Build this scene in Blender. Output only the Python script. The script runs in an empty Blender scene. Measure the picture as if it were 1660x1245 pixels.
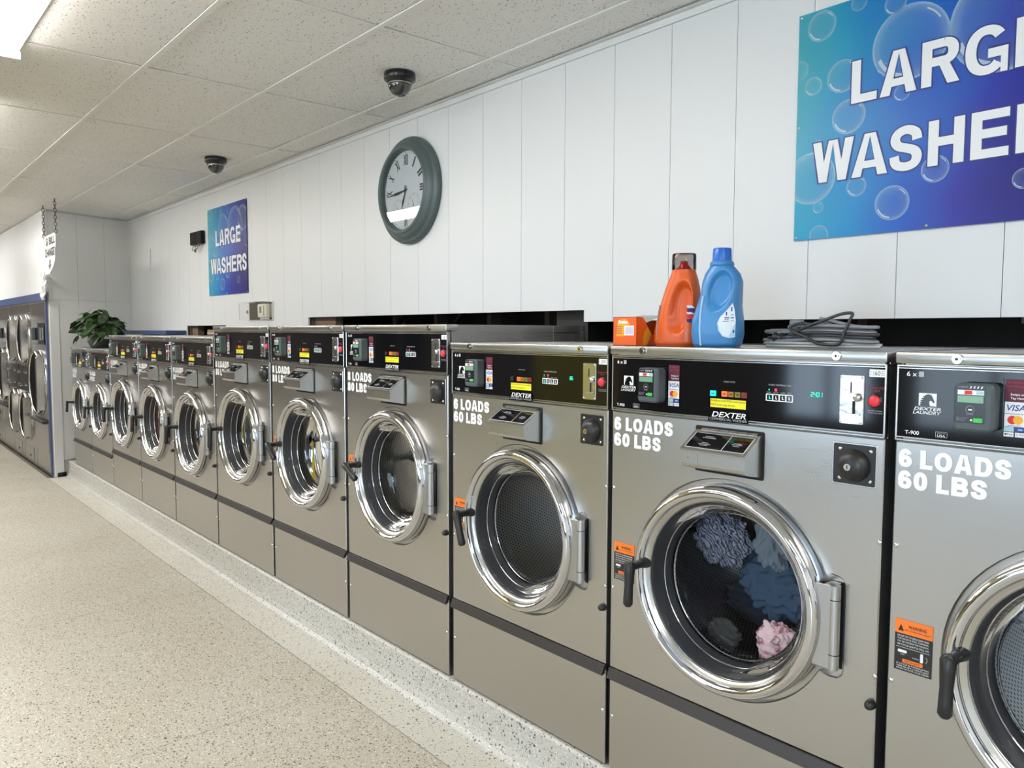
import bpy, bmesh, math, random
from mathutils import Vector, Matrix
R = math.radians
S = bpy.context.scene
COL = S.collection
rnd = random.Random(7)

# ------------------------------------------------------------------ camera
cam_d = bpy.data.cameras.new('camera')
cam_d.sensor_width = 36.0
cam_d.lens = 1253.35 / 1660 * 36.0
cam_d.clip_start = 0.02
cam = bpy.data.objects.new('camera', cam_d)
COL.objects.link(cam)
yaw, pitch, roll = .857388, -.0676928, .00270565
fw = Vector((-math.sin(yaw) * math.cos(pitch), math.cos(yaw) * math.cos(pitch), math.sin(pitch)))
rt = Vector((math.cos(yaw), math.sin(yaw), 0))
up = rt.cross(fw)
r2 = math.cos(roll) * rt + math.sin(roll) * up
u2 = -math.sin(roll) * rt + math.cos(roll) * up
mw = Matrix((r2, u2, -fw)).transposed().to_4x4()
mw.translation = (0, 0, 1.62)
cam.matrix_world = mw
S.camera = cam

# ------------------------------------------------------------------ world, lights, exposure
W = bpy.data.worlds.new('daylight')
S.world = W
W.use_nodes = True
W.node_tree.nodes['Background'].inputs[0].default_value = (.80, .90, 1.0, 1)
W.node_tree.nodes['Background'].inputs[1].default_value = 2.5
S.view_settings.view_transform = 'Standard'
S.view_settings.look = 'None'
S.view_settings.exposure = 0.24
S.view_settings.gamma = 1.0
S.view_settings.use_curve_mapping = False

CY = S.cycles
CY.use_light_tree = False; CY.max_bounces = 6; CY.diffuse_bounces = 3; CY.glossy_bounces = 4; CY.transmission_bounces = 2; CY.transparent_max_bounces = 8
CY.caustics_reflective = False; CY.caustics_refractive = False; CY.sample_clamp_indirect = 6.0
CY.adaptive_threshold = .02
LENS_STRENGTH = 19.5
def area(name, loc, rot, sx, sy, power, col):
    l = bpy.data.lights.new(name, 'AREA')
    l.shape = 'RECTANGLE'; l.size = sx; l.size_y = sy; l.energy = power; l.color = col
    o = bpy.data.objects.new(name, l); o.location = loc; o.rotation_euler = rot
    COL.objects.link(o)
    return o
# daylight entering by the shop windows in the wall behind the camera (y = -5.5)
WINDOWS = [(-15.6, -13.4), (-5.3, -4.1), (-3.7, -2.0), (.2, 2.4)]
for (x0, x1), pw in zip(WINDOWS, (40, 40, 34, 190)):  # last one unseen, boosted as bluish fill for the near floor
    area('window_daylight', ((x0 + x1) / 2, -5.62, 1.45), (R(90), 0, 0), x1 - x0, 1.9, pw, (.56, .76, 1.0))

# ------------------------------------------------------------------ materials
MATS = {}
def mat(name, col=(.8, .8, .8), rough=.5, metal=0., emit=None, es=1., spec=None, aniso=0., trans=0., coat=0.):
    m = bpy.data.materials.new(name); m.use_nodes = True
    b = m.node_tree.nodes['Principled BSDF']
    b.inputs['Base Color'].default_value = (*col, 1)
    b.inputs['Roughness'].default_value = rough
    b.inputs['Metallic'].default_value = metal
    if spec is not None: b.inputs['Specular IOR Level'].default_value = spec
    if aniso: b.inputs['Anisotropic'].default_value = aniso
    if trans: b.inputs['Transmission Weight'].default_value = trans
    if coat: b.inputs['Coat Weight'].default_value = coat; b.inputs['Coat Roughness'].default_value = .08
    if emit:
        b.inputs['Emission Color'].default_value = (*emit, 1); b.inputs['Emission Strength'].default_value = es
    MATS[name] = m
    return m
class NT:
    def __init__(s, m):
        s.t = m.node_tree; s.b = s.t.nodes['Principled BSDF']
    def n(s, typ, **kw):
        nd = s.t.nodes.new(typ)
        for k, v in kw.items():
            if k.startswith('i_'): nd.inputs[k[2:].replace('_', ' ')].default_value = v
            else: setattr(nd, k, v)
        return nd
    def l(s, a, b): s.t.links.new(a, b)
    def ramp(s, fac, stops, interp='LINEAR'):
        r = s.n('ShaderNodeValToRGB'); r.color_ramp.interpolation = interp
        e = r.color_ramp.elements
        while len(e) < len(stops): e.new(.5)
        for el, (p, c) in zip(e, stops):
            el.position = p; el.color = (*c, 1) if len(c) == 3 else c
        s.l(fac, r.inputs[0]); return r.outputs[0]
    def math(s, op, a, b=None, c=None):
        nd = s.n('ShaderNodeMath', operation=op)
        for i, x in enumerate((a, b, c)):
            if x is None: continue
            if isinstance(x, (int, float)): nd.inputs[i].default_value = x
            else: s.l(x, nd.inputs[i])
        return nd.outputs[0]
    def mix(s, fac, a, b):
        nd = s.n('ShaderNodeMix', data_type='RGBA')
        for sock, x in ((nd.inputs['Factor'], fac), (nd.inputs['A'], a), (nd.inputs['B'], b)):
            if isinstance(x, (int, float)): sock.default_value = x
            elif isinstance(x, tuple): sock.default_value = (*x, 1)
            else: s.l(x, sock)
        return nd.outputs['Result']
    def bump(s, h, strength=.2, dist=.002):
        nd = s.n('ShaderNodeBump'); nd.inputs['Strength'].default_value = strength; nd.inputs['Distance'].default_value = dist
        s.l(h, nd.inputs['Height']); s.l(nd.outputs[0], s.b.inputs['Normal'])

def pos(nt, scale=(1, 1, 1), obj=False):
    if obj:
        o = nt.n('ShaderNodeTexCoord').outputs['Object']
    else:
        o = nt.n('ShaderNodeNewGeometry').outputs['Position']
    mp = nt.n('ShaderNodeMapping'); mp.inputs['Scale'].default_value = scale
    nt.l(o, mp.inputs['Vector'])
    return mp.outputs[0]

# brushed stainless steel (horizontal grain)
def steel(name, col, rough, aniso=.55):
    m = mat(name, col, rough, 1.0, aniso=aniso); nt = NT(m)
    tg = nt.n('ShaderNodeTangent', direction_type='RADIAL', axis='Z')
    nt.l(tg.outputs[0], nt.b.inputs['Tangent'])
    p = pos(nt, (3, 3, 260)); nz = nt.n('ShaderNodeTexNoise'); nz.inputs['Scale'].default_value = 2.2; nz.inputs['Detail'].default_value = 3
    nt.l(p, nz.inputs['Vector'])
    p2 = pos(nt, (1, 1, 1)); n2 = nt.n('ShaderNodeTexNoise'); n2.inputs['Scale'].default_value = 2.4; n2.inputs['Detail'].default_value = 4
    nt.l(p2, n2.inputs['Vector'])
    f = nt.math('ADD', nt.math('MULTIPLY', nz.outputs[0], .10), nt.math('MULTIPLY', n2.outputs[0], .10))
    nt.l(nt.math('ADD', f, rough - .10), nt.b.inputs['Roughness'])
    return m
steel('stainless', (.53, .518, .495), .31)
steel('stainless_cap', (.50, .49, .465), .30)
steel('stainless_dryer', (.50, .48, .45), .30)
mat('chrome', (.64, .64, .655), .06, 1)
m = mat('coin_chrome', (.66, .67, .70), .22, 1); nt = NT(m)
nz = nt.n('ShaderNodeTexNoise'); nz.inputs['Scale'].default_value = 16; nz.inputs['Distortion'].default_value = 1.5; nz.inputs['Detail'].default_value = 1; nt.l(pos(nt), nz.inputs['Vector']); nt.bump(nz.outputs[0], .14, .01)
mat('satin', (.58, .57, .545), .24, 1)
mat('hinge_metal', (.50, .50, .49), .35, 1)
mat('screw_metal', (.75, .74, .72), .18, 1)
mat('gloss_black', (.005, .005, .006), .07, spec=.42)
mat('black_plastic', (.014, .013, .013), .38)
mat('box_black', (.010, .010, .011), .65, spec=.2)
mat('dryer_glass', (.006, .006, .007), .30, spec=.02)
mat('black_matte', (.010, .009, .008), .8)
mat('kick_dark', (.030, .026, .024), .42)
mat('rubber_dark', (.020, .021, .024), .5)
mat('white_print', (.86, .86, .85), .5)
mat('grey_print', (.42, .42, .42), .5)
mat('letter_white', (.88, .88, .87), .45)
mat('slate', (.070, .088, .092), .42)
mat('slate_light', (.14, .165, .17), .38)
mat('reader_face', (.012, .014, .018), .2)
mat('lcd', (.16, .30, .20), .2, emit=(.1, .35, .16), es=.18)
mat('green_key', (.05, .42, .06), .35, emit=(.05, .5, .08), es=.25)
mat('led_green', (.02, .5, .35), .4, emit=(.0, .9, .55), es=1.6)
mat('led_red', (.5, .02, .05), .4, emit=(1., .02, .1), es=1.0)
mat('led_orange', (.7, .10, .02), .4, emit=(1., .16, .03), es=.7)
mat('key_amber', (.33, .15, .02), .45)
mat('key_olive', (.22, .15, .02), .45)
mat('key_red', (.22, .02, .02), .45)
mat('sticker_yellow', (.84, .76, .02), .5)
mat('sticker_orange', (.90, .20, .02), .5)
mat('sticker_black', (.018, .016, .015), .45)
mat('maroon', (.10, .008, .025), .5)
mat('maroon_text', (.36, .03, .08), .5)
mat('card_white', (.80, .80, .79), .4)
mat('card_red', (.70, .02, .02), .4)
mat('card_amber', (.90, .42, .02), .4)
mat('card_blue', (.02, .05, .30), .4)
mat('card_pale', (.42, .58, .66), .4)
mat('red_button', (.72, .035, .05), .35)
mat('wall_white', (.80, .80, .785), .42)
mat('wall_back', (.66, .66, .65), .6)
mat('blue_trim', (.055, .085, .20), .45)
mat('chase_brown', (.20, .13, .085), .8)
mat('chase_dark', (.07, .055, .045), .8)
mat('cardboard', (.40, .22, .10), .8)
mat('grid_white', (.86, .84, .80), .5)
mat('lens', (.9, .9, .88), .5, emit=(1., .985, .955), es=LENS_STRENGTH)
mat('fixture_white', (.8, .8, .78), .45)
mat('clock_green', (.085, .115, .108), .38)
mat('clock_face', (.88, .90, .91), .5)
mat('ink', (.02, .022, .024), .5)
mat('ink_grey', (.20, .21, .22), .5)
mat('cctv_black', (.008, .008, .009), .25)
mat('dome_smoke', (.02, .02, .02), .04, coat=1)
mat('thermo_cream', (.80, .775, .67), .5)
mat('thermo_strip', (.66, .52, .22), .5)
mat('wire', (.10, .10, .10), .5)
mat('wire_clear', (.45, .46, .46), .3)
mat('leaf', (.022, .052, .014), .34)
mat('leaf_young', (.085, .13, .022), .38)
mat('stem', (.10, .13, .04), .6)
mat('pot', (.09, .10, .085), .5)
mat('soil', (.04, .028, .02), .9)
mat('bottle_orange', (.70, .105, .010), .32)
mat('bottle_blue', (.050, .235, .52), .30)
mat('bottle_stripe', (.42, .64, .82), .4)
mat('cap_blue', (.015, .14, .56), .28)
mat('label_white', (.74, .80, .84), .4)
mat('label_aqua', (.36, .60, .72), .4)
mat('label_navy', (.02, .03, .20), .4)
mat('box_orange', (.82, .12, .012), .45)
mat('box_amber', (.86, .36, .02), .45)
mat('box_inside', (.12, .06, .04), .8)
mat('barcode', (.45, .42, .66), .5)
mat('card_green', (.04, .12, .04), .5)
mat('cord_grey', (.25, .25, .26), .45)
mat('cord_dark', (.035, .035, .037), .45)
mat('cord_pale', (.50, .50, .48), .5)
mat('bill_sign', (.78, .78, .75), .4)
mat('sign_ink', (.025, .03, .027), .6)
mat('arrow_green', (.07, .10, .08), .6)
mat('bag_white', (.80, .80, .79), .15, coat=.6)
mat('chain_metal', (.16, .14, .12), .4, .6)
mat('window_frame', (.30, .30, .31), .35, .8)
mat('reflection_yellow', (.55, .47, .02), .45)
mat('brown_wood', (.10, .065, .04), .5)
mat('tube_metal', (.35, .34, .32), .3, 1)
mat('cloth_navy', (.012, .016, .030), .9)
mat('cloth_denim', (.050, .090, .150), .9)
mat('cloth_pale', (.16, .20, .24), .9)
m = mat('cloth_pink', (.80, .42, .46), .9); nt = NT(m)
nz = nt.n('ShaderNodeTexNoise'); nz.inputs['Scale'].default_value = 34; nz.inputs['Detail'].default_value = 2; nt.l(pos(nt), nz.inputs['Vector'])
nt.l(nt.ramp(nz.outputs[0], [(.44, (.84, .62, .62)), (.54, (.76, .40, .44)), (.60, (.20, .09, .10)), (.68, (.80, .58, .58))]), nt.b.inputs['Base Color'])
m = mat('wall_dim', (.16, .13, .105), .6)
mat('drum_dark_backdrop', (.012, .011, .011), .9)
mat('cloth_red', (.90, .015, .07), .9)
mat('cloth_grey', (.045, .045, .043), .9)

# patterned grey cloth
m = mat('cloth_pattern', (.3, .33, .4), .9); nt = NT(m)
wv = nt.n('ShaderNodeTexWave', wave_type='BANDS', bands_direction='DIAGONAL')
wv.inputs['Scale'].default_value = 42; wv.inputs['Distortion'].default_value = 11; wv.inputs['Detail'].default_value = 2
nt.l(pos(nt), wv.inputs['Vector'])
nt.l(nt.ramp(wv.outputs[0], [(.35, (.035, .042, .07)), (.65, (.26, .28, .35))]), nt.b.inputs['Base Color'])

# clear glass for bowls and panes: transparent plus mirror by angle
def clear(name, tint, ior=1.5):
    m = bpy.data.materials.new(name); m.use_nodes = True; t = m.node_tree
    t.nodes.remove(t.nodes['Principled BSDF']); out = t.nodes['Material Output']
    tr = t.nodes.new('ShaderNodeBsdfTransparent'); tr.inputs[0].default_value = (*tint, 1)
    gl = t.nodes.new('ShaderNodeBsdfGlossy'); gl.inputs['Roughness'].default_value = .02
    fr = t.nodes.new('ShaderNodeFresnel'); fr.inputs[0].default_value = ior
    mx = t.nodes.new('ShaderNodeMixShader')
    t.links.new(fr.outputs[0], mx.inputs[0]); t.links.new(tr.outputs[0], mx.inputs[1]); t.links.new(gl.outputs[0], mx.inputs[2])
    t.links.new(mx.outputs[0], out.inputs[0]); MATS[name] = m
clear('glass', (.93, .94, .95), 1.16)
clear('glass_clock', (.97, .98, .98))
clear('glass_smoke', (.62, .57, .55), 1.3)
clear('glass_thermo', (.985, .985, .97), 1.10)

# perforated drum: rows of dark holes round the shell, a grid on the back plate
def perforated(name, shell):
    m = mat(name, (.52, .51, .49), .36, 1); nt = NT(m)
    sp = nt.n('ShaderNodeSeparateXYZ'); nt.l(nt.n('ShaderNodeTexCoord').outputs['Object'], sp.inputs[0])
    x, y, z = sp.outputs
    if shell:
        a = nt.math('MULTIPLY', nt.math('ARCTAN2', z, x), .30 / .0128); b = nt.math('MULTIPLY', y, 1 / .0128)
    else:
        a = nt.math('MULTIPLY', x, 1 / .022); b = nt.math('MULTIPLY', z, 1 / .022)
    row = nt.math('MODULO', nt.math('FLOOR', b), 2.0)
    a = nt.math('ADD', a, nt.math('MULTIPLY', row, .5))
    fa = nt.math('SUBTRACT', nt.math('FRACT', a), .5); fb = nt.math('SUBTRACT', nt.math('FRACT', b), .5)
    d = nt.math('SQRT', nt.math('ADD', nt.math('MULTIPLY', fa, fa), nt.math('MULTIPLY', fb, fb)))
    h = nt.math('LESS_THAN', d, .27)
    nt.l(nt.mix(h, (.52, .51, .49), (.05, .05, .05)), nt.b.inputs['Base Color'])
    nt.l(nt.math('SUBTRACT', 1.0, h), nt.b.inputs['Metallic'])
perforated('drum_shell', True); perforated('drum_back', False)

# terrazzo
def terrazzo(name, base, base2, spec):
    m = mat(name, base, .32); nt = NT(m); p = pos(nt)
    big = nt.n('ShaderNodeTexNoise'); big.inputs['Scale'].default_value = 1.3; big.inputs['Detail'].default_value = 3; nt.l(p, big.inputs['Vector'])
    c = nt.mix(nt.ramp(big.outputs[0], [(.35, (0, 0, 0)), (.65, (1, 1, 1))]), base, base2)
    for sc, thr, colr, seed in ((80, .20, (.075, .06, .045), 0), (140, .21, (.16, .14, .11), 3), (52, .15, (.02, .017, .014), 9), (95, .22, (.72, .69, .62), 5)):
        v = nt.n('ShaderNodeTexVoronoi', feature='F1'); v.inputs['Scale'].default_value = sc
        mp = nt.n('ShaderNodeMapping'); mp.inputs['Location'].default_value = (seed * 1.7, seed * .9, 0); mp.inputs['Rotation'].default_value = (0, 0, seed * .4)
        mp.inputs['Scale'].default_value = (1, 1.25, 1)
        nt.l(p, mp.inputs['Vector'])
        wn = nt.n('ShaderNodeTexNoise'); wn.inputs['Scale'].default_value = 60; nt.l(p, wn.inputs['Vector'])
        wx = nt.n('ShaderNodeVectorMath', operation='MULTIPLY_ADD'); wx.inputs[1].default_value = (.012, .012, .012)
        nt.l(wn.outputs['Color'], wx.inputs[0]); nt.l(mp.outputs[0], wx.inputs[2]); nt.l(wx.outputs[0], v.inputs['Vector'])
        sc_ = nt.n('ShaderNodeSeparateColor'); nt.l(v.outputs['Color'], sc_.inputs[0])
        sz = nt.math('MULTIPLY', sc_.outputs[0], thr * 2)          # chips of all sizes, many cells empty
        keep = nt.math('GREATER_THAN', sc_.outputs[1], spec)
        hit = nt.math('MULTIPLY', nt.math('LESS_THAN', v.outputs['Distance'], sz), keep)
        c = nt.mix(nt.math('MULTIPLY', hit, .85), c, colr)
    nt.l(c, nt.b.inputs['Base Color'])
    rg = nt.math('ADD', nt.math('MULTIPLY', big.outputs[0], .22), .30); nt.l(rg, nt.b.inputs['Roughness'])
terrazzo('terrazzo', (.515, .478, .395), (.475, .43, .34), .16)
terrazzo('terrazzo_border', (.60, .575, .505), (.57, .54, .465), .50)
terrazzo('terrazzo_plinth', (.53, .515, .475), (.50, .48, .43), .42)
mat('joint_dark', (.16, .14, .11), .6)

# fissured ceiling tile
m = mat('ceiling_tile', (.8, .77, .71), .9); nt = NT(m); p = pos(nt)
oi = nt.n('ShaderNodeObjectInfo')
n1 = nt.n('ShaderNodeTexNoise'); n1.inputs['Scale'].default_value = 1.1; nt.l(p, n1.inputs['Vector'])
c = nt.mix(n1.outputs[0], (.88, .855, .81), (.845, .82, .775))
c = nt.mix(nt.math('MULTIPLY', oi.outputs['Random'], .5), c, (.90, .875, .835))
hh = None
for sc, thr, seed in ((78, .17, 0), (140, .19, 4)):
    mp = nt.n('ShaderNodeMapping'); mp.inputs['Location'].default_value = (seed, seed * 2, 0); mp.inputs['Scale'].default_value = (.62, 1, .3)
    mp.inputs['Rotation'].default_value = (0, 0, seed * .2)
    nt.l(p, mp.inputs['Vector'])
    v = nt.n('ShaderNodeTexVoronoi'); v.inputs['Scale'].default_value = sc; nt.l(mp.outputs[0], v.inputs['Vector'])
    sc_ = nt.n('ShaderNodeSeparateColor'); nt.l(v.outputs['Color'], sc_.inputs[0])
    hit = nt.math('MULTIPLY', nt.math('LESS_THAN', v.outputs['Distance'], nt.math('MULTIPLY', sc_.outputs[0], thr * 1.7)), nt.math('GREATER_THAN', sc_.outputs[1], .42))
    c = nt.mix(nt.math('MULTIPLY', hit, .85), c, (.24, .215, .185))
    hh = hit if hh is None else nt.math('MAXIMUM', hh, hit)
nt.l(c, nt.b.inputs['Base Color'])
nt.bump(nt.math('SUBTRACT', 1.0, hh), .5, .003)

# printed sign: teal to violet wash
m = mat('sign_print', (.1, .3, .6), .30, spec=.3); nt = NT(m)
sp = nt.n('ShaderNodeSeparateXYZ'); nt.l(nt.n('ShaderNodeTexCoord').outputs['Object'], sp.inputs[0])
nz = nt.n('ShaderNodeTexNoise'); nz.inputs['Scale'].default_value = 2.6; nz.inputs['Detail'].default_value = 1; nt.l(nt.n('ShaderNodeTexCoord').outputs['Object'], nz.inputs['Vector'])
f = nt.math('ADD', nt.math('MULTIPLY', sp.outputs[0], .92), nt.math('MULTIPLY', nz.outputs[0], .34))
f = nt.math('SUBTRACT', f, .13)
top = nt.ramp(f, [(.0, (.075, .40, .42)), (.18, (.02, .31, .47)), (.40, (.010, .145, .50)), (.60, (.022, .055, .40)), (.85, (.022, .018, .18)), (1., (.015, .010, .10))])
bot = nt.ramp(f, [(.0, (.03, .39, .55)), (.20, (.012, .26, .58)), (.40, (.014, .105, .50)), (.60, (.035, .035, .34)), (.82, (.015, .012, .15)), (1., (.012, .010, .09))])
nt.l(nt.mix(nt.math('MULTIPLY', sp.outputs[2], 1.27), bot, top), nt.b.inputs['Base Color'])
# bubbles printed on the sign: faint disc, bright rim
m = bpy.data.materials.new('bubble_print'); m.use_nodes = True; t = m.node_tree; nt = NT(m)
at = nt.n('ShaderNodeVertexColor', layer_name='rim')
nt.b.inputs['Base Color'].default_value = (.55, .78, .92, 1); nt.b.inputs['Roughness'].default_value = .28
sep = nt.n('ShaderNodeSeparateColor'); nt.l(at.outputs[0], sep.inputs[0])
nt.l(nt.ramp(sep.outputs[0], [(0, (.03,) * 3), (.75, (.10,) * 3), (.93, (.30,) * 3), (1, (.55,) * 3)]), nt.b.inputs['Alpha'])
MATS['bubble_print'] = m
m = mat('bubble_glint', (.75, .88, .96), .3); m.node_tree.nodes['Principled BSDF'].inputs['Alpha'].default_value = .6

# ------------------------------------------------------------------ mesh helpers
class MB:
    def __init__(s): s.v = []; s.f = []; s.m = []; s.s = []
    def add(s, vs, fs, m=0, sm=False):
        o = len(s.v); s.v += [tuple(p) for p in vs]
        for f in fs: s.f.append(tuple(i + o for i in f)); s.m.append(m); s.s.append(sm)
        return s
    def bm(s, bm, m=0, sm=False):
        bm.verts.index_update()
        s.add([v.co[:] for v in bm.verts], [[v.index for v in f.verts] for f in bm.faces], m, sm); bm.free(); return s
    def box(s, x0, x1, y0, y1, z0, z1, m=0, b=0., seg=1):
        if not b:
            vs = [(x, y, z) for x in (x0, x1) for y in (y0, y1) for z in (z0, z1)]
            return s.add(vs, [(0, 1, 3, 2), (4, 6, 7, 5), (0, 4, 5, 1), (2, 3, 7, 6), (0, 2, 6, 4), (1, 5, 7, 3)], m)
        bm = bmesh.new(); bmesh.ops.create_cube(bm, size=1)
        for v in bm.verts: v.co = ((x0 + x1) / 2 + v.co.x * (x1 - x0), (y0 + y1) / 2 + v.co.y * (y1 - y0), (z0 + z1) / 2 + v.co.z * (z1 - z0))
        bmesh.ops.bevel(bm, geom=bm.edges[:], offset=b, segments=seg, profile=.5, affect='EDGES')
        return s.bm(bm, m, seg > 1)
    def lathe(s, prof, c=(0, 0, 0), axis='y', n=48, m=0, sm=True, a0=0., a1=2 * math.pi):
        full = abs(a1 - a0 - 2 * math.pi) < 1e-6; k = n if full else n + 1
        vs = []
        for r, h in prof:
            for i in range(k):
                a = a0 + (a1 - a0) * i / n; p, q = r * math.cos(a), r * math.sin(a)
                vs.append({'y': (c[0] + p, c[1] + h, c[2] + q), 'z': (c[0] + p, c[1] + q, c[2] + h), 'x': (c[0] + h, c[1] + p, c[2] + q)}[axis])
        fs = []
        for j in range(len(prof) - 1):
            for i in range(n):
                i2 = (i + 1) % k
                fs.append((j * k + i, j * k + i2, (j + 1) * k + i2, (j + 1) * k + i))
        return s.add(vs, fs, m, sm)
    def cyl(s, p0, p1, r, r2=None, n=16, m=0, caps=True, sm=True):
        p0, p1 = Vector(p0), Vector(p1); d = (p1 - p0).normalized(); r2 = r if r2 is None else r2
        a = d.orthogonal().normalized(); b = d.cross(a)
        vs = [p + (a * math.cos(t) + b * math.sin(t)) * q for p, q in ((p0, r), (p1, r2)) for t in [2 * math.pi * i / n for i in range(n)]]
        s.add(vs, [(i, (i + 1) % n, n + (i + 1) % n, n + i) for i in range(n)], m, sm)
        if caps: s.add(vs[:n], [tuple(range(n))[::-1]], m); s.add(vs[n:], [tuple(range(n))], m)
        return s
    def tube(s, pts, r, n=8, m=0, caps=True, flat=1.0):
        pts = [Vector(p) for p in pts]; rs = r if isinstance(r, (list, tuple)) else [r] * len(pts)
        vs = []; ref = None
        for i, p in enumerate(pts):
            d = (pts[min(i + 1, len(pts) - 1)] - pts[max(i - 1, 0)])
            d = d.normalized() if d.length else Vector((0, 0, 1))
            if ref is None: ref = d.orthogonal().normalized()
            ref = (ref - d * ref.dot(d)); ref = ref.normalized() if ref.length > 1e-6 else d.orthogonal().normalized()
            b = d.cross(ref)
            vs += [p + (ref * math.cos(2 * math.pi * k / n) + b * math.sin(2 * math.pi * k / n) * flat) * rs[i] for k in range(n)]
        fs = [(i * n + k, i * n + (k + 1) % n, (i + 1) * n + (k + 1) % n, (i + 1) * n + k) for i in range(len(pts) - 1) for k in range(n)]
        s.add(vs, fs, m, True)
        if caps: s.add(vs[:n], [tuple(range(n))[::-1]], m); s.add(vs[-n:], [tuple(range(n))], m)
        return s
    def prism(s, poly, y0, y1, m=0, plane='xz'):
        n = len(poly)
        P = (lambda a, b, h: (a, h, b)) if plane == 'xz' else ((lambda a, b, h: (h, a, b)) if plane == 'yz' else (lambda a, b, h: (a, b, h)))
        vs = [P(a, b, y0) for a, b in poly] + [P(a, b, y1) for a, b in poly]
        s.add(vs, [tuple(range(n)), tuple(range(2 * n - 1, n - 1, -1))] + [(i, (i + 1) % n, n + (i + 1) % n, n + i) for i in range(n)], m)
        return s
    def rrect(s, x0, x1, z0, z1, r, y0, y1, m=0, ch=0., n=4):
        """rounded plate; y0 is the front (towards -y), ch a small chamfer"""
        def loop(d, y):
            o = []
            for cx, cz, a in ((x1 - r, z1 - r, 0), (x0 + r, z1 - r, 90), (x0 + r, z0 + r, 180), (x1 - r, z0 + r, 270)):
                for i in range(n + 1):
                    t = R(a + 90 * i / n); o.append((cx + (r - d) * math.cos(t), y, cz + (r - d) * math.sin(t)))
            return o
        L = [loop(ch, y0)] + ([loop(0, y0 + ch)] if ch else []) + [loop(0, y1)]
        k = len(L[0]); vs = [p for l in L for p in l]
        fs = [tuple(range(k))] + [(j * k + i, j * k + (i + 1) % k, (j + 1) * k + (i + 1) % k, (j + 1) * k + i) for j in range(len(L) - 1) for i in range(k)]
        return s.add(vs, fs, m)
    def rect(s, x0, x1, z0, z1, y, m=0):
        return s.add([(x0, y, z0), (x1, y, z0), (x1, y, z1), (x0, y, z1)], [(0, 1, 2, 3)], m)
    def disc(s, x, z, r, y, m=0, n=20):
        return s.add([(x + r * math.cos(2 * math.pi * i / n), y, z + r * math.sin(2 * math.pi * i / n)) for i in range(n)], [tuple(range(n))], m)
    def ring(s, x, z, r0, r1, y, m=0, n=28):
        return s.lathe([(r0, 0), (r1, 0)], (x, y, z), 'y', n, m, False)
    def frame(s, x0, x1, z0, z1, t, y, m=0):
        s.rect(x0, x1, z0, z0 + t, y, m); s.rect(x0, x1, z1 - t, z1, y, m); s.rect(x0, x0 + t, z0, z1, y, m); return s.rect(x1 - t, x1, z0, z1, y, m)
    def text(s, body, x0, x1, z0, z1, y, m=0, bold=0., shear=0., fit=True):
        vs, fs, bb = glyphs(body, bold, shear)
        w, h = bb[1] - bb[0], bb[3] - bb[2]
        sx, sz = (x1 - x0) / w, (z1 - z0) / h
        if not fit: sx = sz
        return s.add([(x0 + (a - bb[0]) * sx, y, z0 + (b - bb[2]) * sz) for a, b in vs], fs, m)
    def build(s, name, parent=None, mats=('wall_white',), loc=None, recalc=True):
        return link(s.mesh(name, mats, recalc), name, parent, loc)
    def mesh(s, name, mats, recalc=True):
        me = bpy.data.meshes.new(name); me.from_pydata(s.v, [], s.f)
        if isinstance(mats, str): mats = (mats,)
        for k in mats: me.materials.append(MATS[k])
        me.polygons.foreach_set('material_index', s.m); me.polygons.foreach_set('use_smooth', s.s)
        if recalc:
            bm = bmesh.new(); bm.from_mesh(me); bmesh.ops.recalc_face_normals(bm, faces=bm.faces[:]); bm.to_mesh(me); bm.free()
        me.update(); return me
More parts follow.
